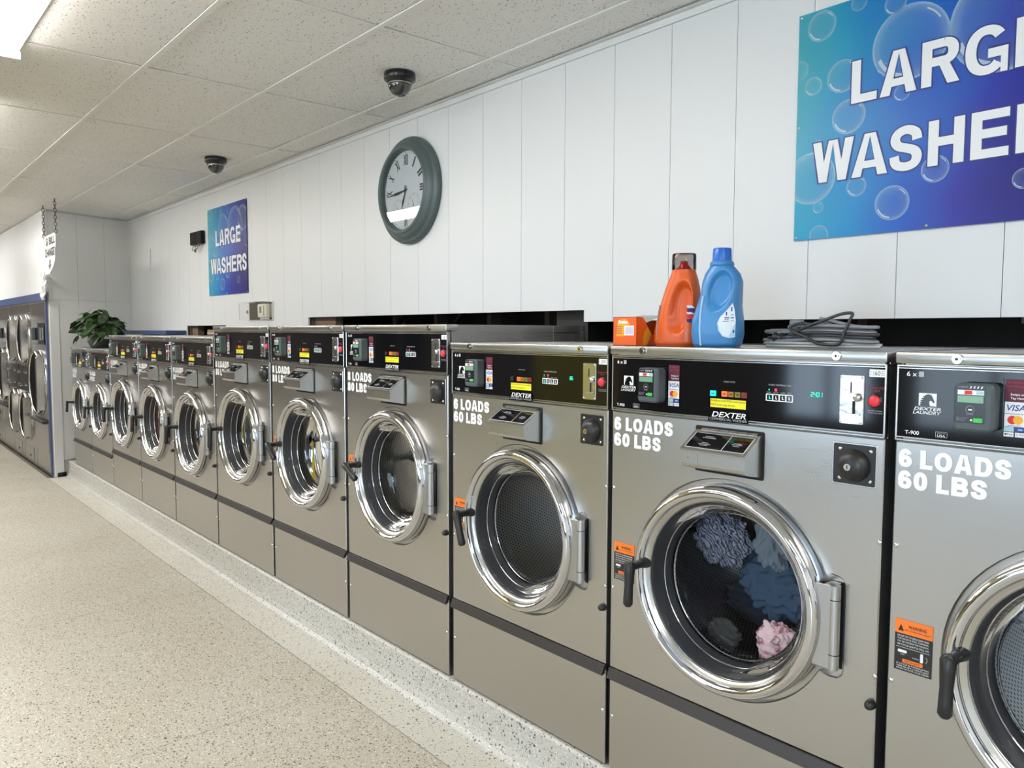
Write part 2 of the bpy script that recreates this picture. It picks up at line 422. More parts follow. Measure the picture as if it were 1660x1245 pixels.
def heavy(mb, q, x0, x1, z0, z1, t, th, y, m=0):
    """one heavy sans-serif capital or digit drawn with thick strokes in a box"""
    w, h = x1 - x0, z1 - z0; lift = [0]      # each stroke a hair prouder than the last
    def poly(p, up=True):
        lift[0] += 2.5e-5 * up; mb.add([(x0 + a, y - lift[0], z0 + b) for a, b in p], [tuple(range(len(p)))], m)
    def rc(a, b, c, d): poly([(a, c), (b, c), (b, d), (a, d)])
    def stroke(p, ta, tb, closed=False):
        n = len(p); L = []; Rr = []
        for i in range(n):
            a = p[(i - 1) % n] if (closed or i) else p[i]; b = p[(i + 1) % n] if (closed or i < n - 1) else p[i]
            dx, dz = b[0] - a[0], b[1] - a[1]; l = math.hypot(dx, dz) or 1; nx, nz = -dz / l, dx / l
            L.append((p[i][0] + nx * ta / 2, p[i][1] + nz * tb / 2)); Rr.append((p[i][0] - nx * ta / 2, p[i][1] - nz * tb / 2))
        for i in range(n if closed else n - 1):
            k = (i + 1) % n; poly([L[i], L[k], Rr[k], Rr[i]], i == 0)
    def ell(cx, cz, rx, rz, a0, a1, n=20, pw=2.25):
        o = []
        for i in range(n + 1):
            a = R(a0 + (a1 - a0) * i / n); c, s_ = math.cos(a), math.sin(a)
            o.append((cx + rx * math.copysign(abs(c) ** (2 / pw), c), cz + rz * math.copysign(abs(s_) ** (2 / pw), s_)))
        return o
    def bowl(xs, xr, zb, zt):
        rc(t * .5, xs, zt - th, zt); rc(t * .5, xs, zb, zb + th)
        stroke(ell(xs, (zb + zt) / 2, xr - xs - t / 2, (zt - zb - th) / 2, -90, 90, 14), t, th)
    if q == 'L': rc(0, t, 0, h); rc(t, w, 0, th)
    elif q == 'E': rc(0, t, 0, h); rc(t, w, h - th, h); rc(t, w * .94, (h - th) / 2 + .02 * h, (h + th) / 2 + .02 * h); rc(t, w, 0, th)
    elif q == 'H': rc(0, t, 0, h); rc(w - t, w, 0, h); rc(t, w - t, (h - th) / 2 + .02 * h, (h + th) / 2 + .02 * h)
    elif q == 'A':
        for f in (lambda v: v, lambda v: w - v): poly([(f(0), 0), (f(1.05 * t), 0), (f(w / 2 + .06 * t), h), (f(w / 2 - .60 * t), h)])
        rc(.24 * w, .76 * w, .19 * h, .19 * h + th * .9)
    elif q == 'W':
        for f in (lambda v: v, lambda v: w - v):
            poly([(f(0), h), (f(t), h), (f(.27 * w + .42 * t), 0), (f(.27 * w - .48 * t), 0)]); poly([(f(.27 * w - .42 * t), 0), (f(.27 * w + .46 * t), 0), (f(w / 2 + .05 * t), h), (f(w / 2 - .52 * t), h)])
    elif q == 'R': rc(0, t, 0, h); bowl(.58 * w, w * .96, .42 * h, h); poly([(.45 * w, .46 * h), (.45 * w + 1.0 * t, .46 * h), (w, 0), (w - 1.12 * t, 0)])
    elif q == 'D': rc(0, t, 0, h); bowl(.48 * w, w, 0, h)
    elif q == 'B': rc(0, t, 0, h); bowl(.60 * w, w * .95, .5 * h - th * .3, h); bowl(.60 * w, w, 0, .5 * h + th * .4)
    elif q in 'O0': stroke(ell(w / 2, h / 2, w / 2 - t / 2, h / 2 - th / 2, 0, 360, 32)[:-1], t, th, True)
    elif q == 'G':
        stroke(ell(w / 2, h / 2, w / 2 - t / 2, h / 2 - th / 2, 38, 318, 28), t, th); rc(.54 * w, w, .33 * h, .33 * h + th); rc(w - .62 * t, w, 0, .34 * h)
    elif q == 'S':
        P_ = [(.955, .70), (.87, .90), (.52, 1.0), (.16, .92), (.05, .735), (.20, .575), (.52, .50), (.84, .41), (.96, .26), (.86, .07), (.5, 0), (.12, .08), (.02, .31)]
        V = [Vector((t / 2 + a * (w - t), th / 2 + b * (h - th), 0)) for a, b in P_]; o = []
        for i in range(len(V) - 1):
            p0, p1, p2, p3 = V[max(i - 1, 0)], V[i], V[i + 1], V[min(i + 2, len(V) - 1)]
            for k in range(5):
                u = k / 5; v = .5 * ((2 * p1) + (-p0 + p2) * u + (2 * p0 - 5 * p1 + 4 * p2 - p3) * u * u + (-p0 + 3 * p1 - 3 * p2 + p3) * u ** 3); o.append((v.x, v.y))
        stroke(o + [(V[-1].x, V[-1].y)], t, th * 1.02)
    elif q == '6':
        stroke(ell(w / 2, .325 * h, w / 2 - t / 2, .325 * h - th / 2, 0, 360, 26)[:-1], t, th, True); stroke(ell(w / 2, h / 2, w / 2 - t / 2, h / 2 - th / 2, 28, 190, 18), t, th)
    elif q == '8':
        stroke(ell(w / 2, .275 * h, w / 2 - t / 2, .275 * h - th / 2, 0, 360, 24)[:-1], t, th, True); stroke(ell(w / 2, .745 * h, w * .46 - t / 2, .255 * h - th / 2, 0, 360, 24)[:-1], t, th, True)
    elif q == '4': poly([(0, .22 * h), (.1 * w, .22 * h), (.72 * w, h), (.45 * w, h)]); rc(0, w, .2 * h, .2 * h + th); rc(.5 * w, .5 * w + t, 0, h)
WID = {'L': .58, 'O': .80, 'A': .82, 'D': .74, 'S': .70, 'B': .73, '6': .64, '0': .64, '8': .64, '4': .66, ' ': .22}
def letter_boxes(body, x0, x1, gap=.085):
    ws = [WID[q] for q in body]; tot = sum(ws) + gap * (len(body) - 1); k = (x1 - x0) / tot; o = []; x = x0
    for q, w in zip(body, ws):
        if q != ' ': o.append((q, x, x + w * k))
        x += (w + gap) * k
    return o
_g = {}
def glyphs(body, bold, shear):
    k = (body, bold, shear)
    if k not in _g:
        cu = bpy.data.curves.new('txt', 'FONT'); cu.body = body; cu.offset = bold; cu.shear = shear; cu.resolution_u = 3; cu.fill_mode = 'BOTH'
        ob = bpy.data.objects.new('txt', cu); me = ob.to_mesh()
        vs = [(v.co.x, v.co.y) for v in me.vertices]; fs = [tuple(p.vertices) for p in me.polygons]
        ob.to_mesh_clear(); bpy.data.objects.remove(ob); bpy.data.curves.remove(cu)
        xs = [a for a, b in vs]; ys = [b for a, b in vs]
        _g[k] = (vs, fs, (min(xs), max(xs), min(ys), max(ys)))
    return _g[k]
def link(me, name, parent=None, loc=None):
    o = bpy.data.objects.new(name, me); COL.objects.link(o)
    if parent is not None: o.parent = parent
    if loc is not None: o.location = loc
    return o
_c = {}
def part(name, parent, key, fn, mats, loc=None):
    """one object; alike parts share their mesh"""
    if key not in _c:
        mb = MB(); fn(mb); _c[key] = mb.mesh(name, mats)
    return link(_c[key], name, parent, loc)
def empty(name, loc=(0, 0, 0)):
    o = bpy.data.objects.new(name, None); o.empty_display_size = .1; o.location = loc; COL.objects.link(o); return o
def tag(o, label=None, cat=None, group=None, kind=None):
    if label: o['label'] = label
    if cat: o['category'] = cat
    if group: o['group'] = group
    if kind: o['kind'] = kind
    return o
def struct(o): o['kind'] = 'structure'; return o

# ================================================================== THE ROOM
FRONT = 1.87          # plane of the washer fronts
WALL = 2.64           # back wall
CEIL = 2.93
XL = -10.02           # inner corner of the washer alcove
XD = -9.70            # corner of the dryer wall
DRY = 1.69            # plane of the dryer wall
XR, XFAR, YB = 3.2, -16.0, -5.5

# floor slabs
fl = struct(MB().box(XFAR, XR, YB, 3.9, -.12, -.03).build('floor', None, 'joint_dark'))
JX = [-3.10 - 1.75 * k for k in range(-4, 8)]
xs = sorted([XFAR, XR] + [x for x in JX if XFAR + .2 < x < XR - .2]); ys = [YB, -3.6, -1.85, -.10, 1.645]
for i in range(len(xs) - 1):
    for j in range(len(ys) - 1):
        MB().box(xs[i] + .0012, xs[i + 1] - .0012, ys[j] + .0012, ys[j + 1] - .0025, -.03, 0).build('floor_slab', fl, 'terrazzo')
MB().box(XD + .02, XR, 1.6475, FRONT + .3, -.03, 0).build('border_strip', fl, 'terrazzo_border')
# plinth with coved foot
pl = MB()
prof = [(2.6, .172), (1.862, .172), (1.854, .164), (1.852, .10), (1.848, .045), (1.838, .018), (1.822, .004), (1.80, .0005), (2.6, .0005)]
pl.prism(prof, XD + .03, XR, 0, 'yz'); struct(pl.build('baseboard_back', None, 'terrazzo_plinth'))

# washer positions: left edge x, width, kind
WASH = [(-.780, .869, '6'), (-1.668, .869, '6'), (-2.533, .852, '6'), (-3.404, .844, '8t'), (-4.285, .860, '8t'), (-5.182, .876, '8t'),
        (-6.060, .860, '8'), (-6.940, .862, '8'), (-7.845, .888, '8'), (-8.640, .776, '4'), (-9.425, .768, '4')]
def top_at(x):
    for L, w, k in WASH:
        if L - .03 <= x <= L + w + .02: return .172 + {'6': 1.404, '8': 1.404, '8t': 1.477, '4': 1.268}[k]
    return 1.578 if x > 0 else 1.442

# back wall of vertical boards; where the machines pass under it the boards stop short
HOLES = [(-8.07, -7.02, 1.670), (-5.375, -2.562, 1.722), (-2.535, XR, 1.667)]
wb = empty('wall_back', ((XL + XR) / 2, WALL, 1.44)); struct(wb)
P = .311; x = -1.737
edges = [XL]
k = int((x - XL) / P)
edges += [x - P * i for i in range(k, -1, -1)] + [x + P * i for i in range(1, 16) if x + P * i < XR - .05] + [XR]
if edges[1] - edges[0] < .05: edges.pop(1)
def bottom(x):
    for h0, h1, zt in HOLES:
        if h0 < x < h1: return zt
    return top_at(x) + .004
for a, b in zip(edges, edges[1:]):
    # bottom outline follows the wall openings and the tops of the machines
    st = sorted(set([a, b] + [v for h in HOLES for v in h[:2] if a < v < b] + [v for L, w, k in WASH for v in (L - .01, L + w + .01) if a < v < b]))
    low = []
    for p, q in zip(st, st[1:]):
        zb = bottom((p + q) / 2)
        if not any(h0 < (p + q) / 2 < h1 for h0, h1, _ in HOLES): zb = max(bottom(max(p - .03, a)), zb, bottom(min(q + .03, b))) if q - p < .06 else zb
        low += [(p, zb), (q, zb)]
    cl = lambda v: min(max(v, a + .0012), b - .0012)
    poly = [(cl(p), z) for p, z in low] + [(b - .0012, 2.885), (a + .0012, 2.885)]
    pp = [poly[0]]
    for v in poly[1:]:
        if abs(v[0] - pp[-1][0]) + abs(v[1] - pp[-1][1]) > 1e-5: pp.append(v)
    o = MB().prism(pp, 0, .012, 0).build('board', wb, 'wall_white'); o.location = (-(XL + XR) / 2, 0, -1.44)
    zb = max(z for _, z in low)
    bk = MB().box(a, b, .0122, .020, zb + .001, CEIL).build('backing', wb, 'wall_back'); bk.location = (-(XL + XR) / 2, 0, -1.44)
struct(MB().box(XL, XR, WALL - .004, WALL + .0165, 2.887, CEIL - .012, 0, .003).build('trim_1', None, 'wall_white'))
struct(MB().box(XL, XR, WALL - .028, WALL + .016, CEIL - .0115, CEIL - .0095).build('trim_2', None, 'grid_white'))

# dark service chase behind the washers
ch = MB()
ch.box(XL - .1, XR, 3.75, 3.8, 0, 2.3, 0); ch.box(XL - .1, XR, WALL + .03, 3.8, 2.25, 2.3, 0)
ch.box(XL - .12, XL - .07, WALL + .05, 3.8, 0, 2.3, 0); ch.box(XR, XR + .05, WALL + .03, 3.8, 0, 2.3, 0)
struct(ch.build('wall_rear', None, 'chase_dark'))
hb = empty('trim_6', (-4, 3.0, 1.2)); struct(hb)
def chase(name, m, *b):
    o = MB().box(*b).build(name, hb, m); o.location = (4, -3.0, -1.2)
for xx in (-5.1, -4.55, -3.95, -3.4, -2.9, -2.2, -1.5, -.6, .2):
    chase('stud', 'chase_brown', xx, xx + .04, 3.2, 3.29, 1.2, 2.24)
chase('stud', 'chase_brown', -8.06, -7.9, 2.69, 2.75, 1.0, 2.2)
chase('header', 'chase_brown', -5.372, -2.57, WALL + .03, WALL + .10, 1.745, 1.80)
chase('header', 'chase_brown', -2.53, XR - .01, WALL + .03, WALL + .12, 1.70, 1.76)
chase('panel', 'chase_brown', -5.37, -5.05, 2.69, 2.75, 1.2, 1.72)
chase('panel', 'black_plastic', -2.80, -2.57, 2.72, 2.76, 1.2, 1.735)
chase('jamb', 'chase_brown', -8.10, -8.066, WALL + .03, 3.1, 1.2, 1.70)
chase('jamb', 'chase_brown', -5.41, -5.38, WALL + .03, 3.1, 1.2, 1.76)
chase('jamb', 'black_plastic', -2.56, -2.538, WALL + .03, 3.1, 1.2, 1.80)
o = MB().box(-.93, -.62, 3.28, 3.31, 1.655, 1.69).build('pale_strip', hb, 'cord_pale'); o.location = (4, -3.0, -1.2)  # plain pale strip among the studs
for a, b, zz in ((-5.0, -4.6, 1.72), (-4.3, -3.9, 1.72)):
    o = MB().cyl((a, 3.1, 1.55), (b, 3.1, 1.9), .02, n=8).build('brace', hb, 'black_plastic'); o.location = (4, -3.0, -1.2)

# end wall of the alcove and bulkhead over the dryers
ew = empty('wall_left', (XD, 1.72, 0)); struct(ew); ew.rotation_euler = (0, 0, math.atan2(XD - XL, WALL - 1.72))
EL = math.hypot(XL - XD, WALL - 1.72)
yy = [0, EL * .34, EL * .67, EL]
for a, b in zip(yy, yy[1:]):
    for z0, z1 in ((.176, 1.955), (1.957, 2.905)):
        MB().box(-.012, 0, a + .001, b - .001, z0, z1).build('board', ew, 'wall_white')
MB().box(-.020, -.0125, -.01, EL + .02, 0, CEIL).build('backing', ew, 'wall_back')
MB().box(-.018, .012, -.005, .10, 0, 1.93, 0, .003).build('corner_post', ew, 'wall_white')
MB().box(-.02, .020, .02, .115, 0, .045, 0, .002).build('black_foot', ew, 'black_plastic')
dw = empty('wall_side', (-12.5, DRY, 2.4)); struct(dw)
n = 20
for i in range(n):
    b = XD + .012 - i * .305; a = b - .305
    o = MB().box(a + .001, b - .001, 0, .012, 2.035, 2.915).build('board', dw, 'wall_white'); o.location = (12.5, 0, -2.4)
o = MB().box(XFAR, XD + .012, .0125, .03, 2.035, CEIL).build('backing', dw, 'wall_back'); o.location = (12.5, 0, -2.4)
struct(MB().box(XFAR, XD + .014, DRY - .012, DRY + .016, 1.945, 2.034, 0, .002).build('trim_3', None, 'blue_trim'))
struct(MB().box(XD - .030, XD + .010, DRY - .006, DRY + .012, .02, 1.944, 0, .002).build('trim_4', None, 'blue_trim'))

# remaining walls (behind and beside the camera) with the shop windows
wf = MB(); ex = [XFAR] + [v for w_ in WINDOWS for v in w_] + [XR]
for a, b in zip(ex[::2], ex[1::2]): wf.box(a, b, YB - .1, YB, 0, CEIL)
for a, b in WINDOWS: wf.box(a, b, YB - .1, YB, 0, .5); wf.box(a, b, YB - .1, YB, 2.4, CEIL)
struct(wf.build('wall_front', None, 'wall_dim'))
for i, (a, b) in enumerate(WINDOWS):
    f = MB()
    for u0, u1, v0, v1 in ((a, b, .5, .56), (a, b, 2.34, 2.4), (a, a + .06, .56, 2.34), (b - .06, b, .56, 2.34), ((a + b) / 2 - .03, (a + b) / 2 + .03, .56, 2.34)):
        f.box(u0, u1, YB - .08, YB - .02, v0, v1)
    w_ = struct(f.build('window_%d' % (i + 1), None, 'window_frame'))
    MB().box(a + .06, b - .06, YB - .052, YB - .048, .56, 2.34).build('pane', w_, 'glass_clock')
struct(MB().box(XR, XR + .1, YB, 3.9, 0, CEIL).build('wall_right', None, 'wall_white'))
struct(MB().box(XFAR - .1, XFAR, YB, 3.9, 0, CEIL).build('wall_far', None, 'wall_dim'))
struct(MB().box(-4.98, -4.34, -1.20, -.80, 0, CEIL - .02, 0, .02).build('yellow_reflection_column', None, 'reflection_yellow'))  # unseen column added to give the chrome its yellow reflection

# ceiling: tiles laid in a hung grid
ce = struct(MB().box(XFAR, XR, YB, 3.9, CEIL + .06, CEIL + .12).build('ceiling', None, 'wall_back'))
TX = [-2.955 - 1.2245 * k for k in range(-6, 12)]; TX = sorted([x for x in TX if XFAR < x < XR] + [XFAR, XR])
TY = sorted([y for y in [1.190 + .611 * k for k in range(-12, 3)] if YB < y < WALL] + [YB, WALL])
FIX = [(-4.23, -1.79), (-7.75, -5.31), (-10.25, -7.81), (-14.10, -11.66), (.45, 2.89)]; FY = .50
for i in range(len(TX) - 1):
    for j in range(len(TY) - 1):
        w_, h_ = TX[i + 1] - TX[i] - .008, TY[j + 1] - TY[j] - .008
        key = ('tile', round(w_, 3), round(h_, 3))
        o = part('ceiling_tile', ce, key, lambda mb: mb.box(-w_ / 2, w_ / 2, -h_ / 2, h_ / 2, 0, .016, 0, .003), 'ceiling_tile')
        o.location = ((TX[i] + TX[i + 1]) / 2, (TY[j] + TY[j + 1]) / 2, CEIL - .002 + rnd.uniform(-.0015, .0015))
        o.rotation_euler = (rnd.uniform(-.004, .004), rnd.uniform(-.002, .002), 0)
for y in TY[1:-1]:
    MB().box(XFAR, XR, y - .012, y + .012, CEIL - .0095, CEIL - .0045).build('main_tee', ce, 'grid_white')
for x in TX[1:-1]:
    for j in range(len(TY) - 1):
        o = part('cross_tee', ce, ('tee', round(TY[j + 1] - TY[j], 3)), lambda mb: mb.box(-.0045, .0045, -(TY[j + 1] - TY[j]) / 2 + .013, (TY[j + 1] - TY[j]) / 2 - .013, -.0015, .0015), 'grid_white')
        o.location = (x, (TY[j] + TY[j + 1]) / 2, CEIL - .0052)

# fluorescent fixtures in a row along the aisle
def fixture(x0, x1, y, lab):
    r = empty('ceiling_light', ((x0 + x1) / 2, y, CEIL - .008)); h = (x1 - x0) / 2
    tag(r, lab, 'light', 'fluorescent lights along the ceiling')
    part('housing', r, 'fx_h', lambda mb: mb.box(-h, h, -.17, .17, -.03, 0, 0, .004), 'fixture_white')
    part('lens', r, 'fx_l', lambda mb: mb.prism([(-.16, -.0305), (-.15, -.055), (-.11, -.068), (.11, -.068), (.15, -.055), (.16, -.0305)], -h + .025, h - .025, 0, 'yz'), 'lens')
    for sx_ in (-1, 1): part('end_cap', r, 'fx_e', lambda mb: mb.box(-.012, .012, -.172, .172, -.07, -.031, 0, .003), 'fixture_white', (sx_ * (h - .012), 0, 0))
for (a, b), q in zip(FIX, ('glowing fluorescent ceiling light closest to the dome camera over the clock', 'fluorescent ceiling light of the aisle row, second from the camera', 'fluorescent ceiling light of the aisle row in front of the smallest washers',
                           'fluorescent ceiling light of the aisle row in front of the dryers', 'fluorescent ceiling light of the aisle row behind the camera')): fixture(a, b, FY, q)
for (a, b), q in zip(FIX[:1] + FIX[2:], ('beside the added yellow column', 'between the added yellow column and the far end', 'nearest the far end wall', 'nearest the right-hand wall')): fixture(a - .6, b - .6, -2.55, 'fluorescent ceiling light near the shop windows, ' + q)

# ================================================================== WASHERS
DC, DZ, BW = .434, .72, .862      # door centre, reference width
def hole_loop(y, ex=0.):
    Rr = .312 + ex; a0 = math.asin(.112 / Rr); a1 = 2 * math.pi - math.asin(.142 / Rr); o = []
    for i in range(49):
        a = a0 + (a1 - a0) * i / 48; o.append((Rr * math.cos(a), y, Rr * math.sin(a)))
    e = .341 + ex
    o += [(e - .035, y, -.146 - ex), (e - .014, y, -.143 - ex), (e - .004, y, -.136), (e, y, -.122), (e, y, .094), (e - .004, y, .107), (e - .014, y, .113 + ex), (e - .035, y, .117 + ex)]
    return o
def fill_between(mb, loops, m=0):
    bm = bmesh.new(); ed = []
    for L in loops:
        vs = [bm.verts.new(p) for p in L]
        ed += [bm.edges.new((vs[i], vs[(i + 1) % len(vs)])) for i in range(len(vs))]
    bmesh.ops.triangle_fill(bm, use_beauty=True, edges=ed); mb.bm(bm, m)
def front_panel(z0, z1, dc, dz, ds):
    def fn(mb):
        x0, x1 = .003, BW - .003
        rect = lambda d, y: [(x0 + d, y, z0 + d), (x1 - d, y, z0 + d), (x1 - d, y, z1 - d), (x0 + d, y, z1 - d)]
        tr = lambda L: [(dc + p[0] * ds, p[1], dz + p[2] * ds) for p in L]
        H0, H1, H2 = tr(hole_loop(0, .003)), tr(hole_loop(.003)), tr(hole_loop(.014))
        fill_between(mb, [rect(.003, 0), H0])
        def strip(A, B):
            n = len(A); mb.add(A + B, [(i, (i + 1) % n, n + (i + 1) % n, n + i) for i in range(n)])
        strip(rect(.003, 0), rect(0, .003)); strip(rect(0, .003), rect(0, .022)); strip(H0, H1); strip(H1, H2)
        C = tr([(.262 * math.cos(2 * math.pi * i / 48), .014, .262 * math.sin(2 * math.pi * i / 48)) for i in range(48)])
        fill_between(mb, [H2, C])
        # dark slot of the hinge pocket
        mb.box(dc + .318 * ds, dc + .334 * ds, .0125, .0138, dz - .125 * ds, dz + .098 * ds, 1)
    return fn
def ch_ring(mb):
    mb.lathe([(.286, .016), (.297, .012), (.2985, -.022), (.297, -.036), (.292, -.046), (.284, -.0525), (.276, -.0535), (.269, -.0505), (.2645, -.044), (.2635, -.037)], n=72)
def ch_flange(mb):
    mb.lathe([(.2640, -.0375), (.2625, -.0365), (.252, -.031), (.249, -.026), (.248, -.012)], n=72)
def ch_gasket(mb):
    mb.lathe([(.2490, -.024), (.246, -.021), (.243, -.005), (.240, .010)], n=64)
    mb.lathe([(.243, -.008), (.238, .012), (.231, .030), (.225, .045), (.222, .054), (.235, .057)], n=64)
def ch_glass(mb):
    mb.lathe([(.2465, -.0235), (.240, -.020), (.234, .002), (.224, .026), (.2145, .046), (.206, .058), (.192, .066), (.168, .070), (.08, .0735), (.001, .0745)], n=64)
def ch_bowlglint(mb):  # thin chrome rings added for the bright lines along the glass steps
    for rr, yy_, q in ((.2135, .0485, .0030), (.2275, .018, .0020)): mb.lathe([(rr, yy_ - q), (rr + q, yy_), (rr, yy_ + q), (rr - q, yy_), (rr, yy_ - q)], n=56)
def ch_hinge(mb):
    mb.cyl((.327, -.021, -.116), (.327, -.021, .098), .0135, n=20)
    for z in (-.078, .062): mb.cyl((.327, -.021, z - .001), (.327, -.021, z + .001), .0142, n=20, m=1)
    mb.box(.276, .327, -.0330, -.0275, -.116, .098, 0, .002)
    mb.box(.300, .327, -.028, .012, -.116, -.085, 0, .002); mb.box(.300, .327, -.028, .012, .067, .098, 0, .002)
def ch_handle(mb):
    mb.cyl((0, .022, 0), (0, -.004, 0), .019, .014, 20); mb.cyl((0, 0, 0), (0, -.052, 0), .0125, .014, 18)
    mb.tube([(0, -.052, .016), (0, -.054, .006), (0, -.056, -.02), (0, -.058, -.055), (0, -.060, -.09), (0, -.061, -.112), (0, -.061, -.120)], [.010, .0165, .0155, .0135, .0145, .0150, .009], 16)
    mb.cyl((0, -.048, .002), (0, -.066, .002), .0168, .013, 18)
def ch_drum(mb):
    mb.lathe([(.224, .056), (.240, .060), (.300, .064)], n=56, m=2)
    mb.lathe([(.300, .064), (.300, .52)], n=64, m=0); mb.lathe([(.300, .52), (.06, .53), (.001, .53)], n=56, m=1)
    for k in range(3):
        a = R(100 + 120 * k); c, s_ = math.cos(a), math.sin(a); t = (-s_, c)
        pr = [(.298, -.035), (.262, -.012), (.255, 0), (.262, .012), (.298, .035)]
        vs = [(r * c + q * t[0], y, r * s_ + q * t[1]) for y in (.12, .50) for r, q in pr]
        mb.add(vs, [(i, i + 1, i + 6, i + 5) for i in range(4)] + [(0, 1, 2, 3, 4), (9, 8, 7, 6, 5)], 2)

def washer(L, w, kind, lab, tilt, num, disp=None):
    small, tall = kind == '4', kind == '8t'
    dz = .073 if tall else (-.136 if small else 0.)
    h = 1.404 + dz
    kick = .287 if small else .347
    ds = .872 if small else 1.
    dcz = .668 if small else DZ + dz
    sx = w / BW
    r = empty('washing_machine', (L, FRONT, .172)); r.scale = (sx, 1, 1)
    tag(r, lab, 'washing machine', 'stainless front-loading washers in a row')
    K = kind
    def cab(mb):
        D = .98; x0, x1 = .004, BW - .004
        for b in ((x0, x0 + .002, .02, D, .0, h - .004), (x1 - .002, x1, .02, D, 0, h - .004), (x0, x1, D - .002, D, 0, h - .004), (x0, x1, .02, D, 0, .002)): mb.box(*b)
        mb.box(x0, x1, .014, D, h - .006, h - .001)
        mb.box(x0 + .01, x1 - .01, .014, .03, .005, kick); mb.box(x0 + .01, x1 - .01, .014, .03, h - .21, h - .004)
    part('cabinet', r, ('cab', K), cab, 'stainless')
    part('side_seam', r, ('seam', K), lambda mb: (mb.box(BW - .0045, BW - .003, .60, .606, .3, h - .006), mb.box(BW - .0045, BW - .003, .02, .95, h - .036, h - .033)), 'satin')
    part('front_panel', r, ('fp', K), front_panel(kick, h - .210, DC, dcz, ds), ('stainless', 'black_matte'))
    part('lower_panel', r, ('lp', small), lambda mb: mb.box(.003, BW - .003, 0, .014, .004, kick - .022, 0, .003), 'stainless')
    def kk(mb):
        mb.prism([(0, kick - .001), (-.004, kick - .003), (-.017, kick - .033), (-.014, kick - .036), (0, kick - .030)], .004, BW - .004, 0, 'yz')
    part('kick_rail', r, ('kr', small), kk, 'kick_dark')
    # top cap and its two cam locks
    cap = part('top_cap', r, 'cap', lambda mb: mb.box(0, BW, -.010, .05, 1.3765, 1.404, 0, .0035, 2), 'stainless_cap', (0, 0, dz))
    for u in (.133, .742):
        part('cam_lock', cap, 'camlock', lambda mb: (mb.cyl((0, 0, 0), (0, -.006, 0), .0115, .0105, 20, 0), mb.cyl((0, -.006, 0), (0, -.0085, 0), .007, .0065, 16, 0), mb.cyl((0, -.0086, 0), (0, -.0090, 0), .0035, n=10, m=1)), ('chrome', 'black_plastic'), (u, -.010, 1.390))
    # control panel
    cp = part('control_panel', r, 'cp', lambda mb: mb.box(.008, BW - .008, -.002, .014, 1.206, 1.370), 'gloss_black', (0, 0, dz))
    def trim(mb):
        mb.box(.002, BW - .002, -.005, .014, 1.3695, 1.3738, 0, .001); mb.box(.006, BW - .006, -.004, .01, 1.3645, 1.3675, 0, .0008)
        mb.box(.002, BW - .002, -.004, .01, 1.2035, 1.2065, 0, .0008); mb.box(.002, BW - .002, -.005, .014, 1.1965, 1.2005, 0, .001)
        mb.box(.002, .0065, -.004, .014, 1.2, 1.3735, 0, .001); mb.box(BW - .0065, BW - .002, -.004, .014, 1.2, 1.3735, 0, .001)
    part('panel_trim', cp, 'trim', trim, 'satin')
    def legend(mb):
        Y = -.0026
        mb.text('6 x' if kind == '6' else ('4 x' if small else '8 x'), .024, .046, 1.3475, 1.3585, Y, 0, .012)
        mb.rrect(.050, .061, 1.347, 1.359, .002, Y, Y + .0004, 1)
        mb.text({'6': 'T-900', '4': 'T-600'}.get(kind, 'T-1200'), .024, .055, 1.2125, 1.2215, Y, 0, .012)
        mb.frame(.090, .115, 1.2115, 1.2245, .0009, Y, 1); mb.text('MADE IN', .094, .111, 1.2195, 1.2225, Y, 1); mb.text('USA', .094, .111, 1.2130, 1.2180, Y, 0, .01)
        # horse-head emblem and maker's name
        mb.rect(.052, .090, 1.281, 1.310, Y, 0)
        H = [(.0555, .2812), (.0545, .2880), (.0570, .2960), (.0620, .3030), (.0680, .3070), (.0745, .3085), (.0765, .3060), (.0790, .3075), (.0800, .3040), (.0825, .2990), (.0855, .2930), (.0862, .2900), (.0838, .2882), (.0815, .2905), (.0785, .2935), (.0760, .2930), (.0745, .2880), (.0765, .2812)]
        mb.add([(a, Y - .0003, 1 + b) for a, b in H], [tuple(range(len(H)))], 2)
        for i in range(5): mb.rect(.0535 + i * .0018, .0568 + i * .0022, 1.2855 + i * .0045, 1.2867 + i * .0045, Y - .0004, 0)
        mb.text('DEXTER', .042, .100, 1.2705, 1.2780, Y, 0, .015, .25); mb.text('LAUNDRY', .040, .100, 1.2615, 1.2690, Y, 0, .010, .25)
        mb.text('WASH CYCLE', .415, .452, 1.3075, 1.3115, Y, 1); mb.text('WASH TEMPERATURE', .553, .618, 1.3060, 1.3105, Y, 1)
        for i, q in enumerate(('START', 'HOT', 'WARM', 'COLD')): mb.text(q, .549 + i * .0195, .562 + i * .0195, 1.2865, 1.2900, Y, 1)
        mb.text('PUSH FOR', .818, .852, 1.2585, 1.2615, Y, 1); mb.text('COIN RETURN', .818, .852, 1.2535, 1.2565, Y, 1)
        mb.text('EMERGENCY STOP', .812, .856, 1.3130, 1.3175, Y, 3); mb.text('PUSH', .824, .844, 1.3070, 1.3110, Y, 3)
    lg_ = part('legend', cp, ('legend', kind[0]), legend, ('white_print', 'grey_print', 'gloss_black', 'maroon_text'))
    lg_['kind'] = 'stuff'
    for i_, (p0, mk) in enumerate(((.374, 'led_green' if disp == '2401' else 'sticker_black'), (.4115, 'led_orange'), (.4323, 'key_amber'), (.4531, 'key_olive'), (.4739, 'key_red'))):
        part('cycle_key', cp, ('ckey', mk), lambda mb: (mb.rrect(0, .0172, 0, .015, .001, -.0025, .0005, 0), mb.rect(.004, .0132, .006, .009, -.0027, 1)), (mk, 'sticker_black'), (p0, -.0035, 1.2675))
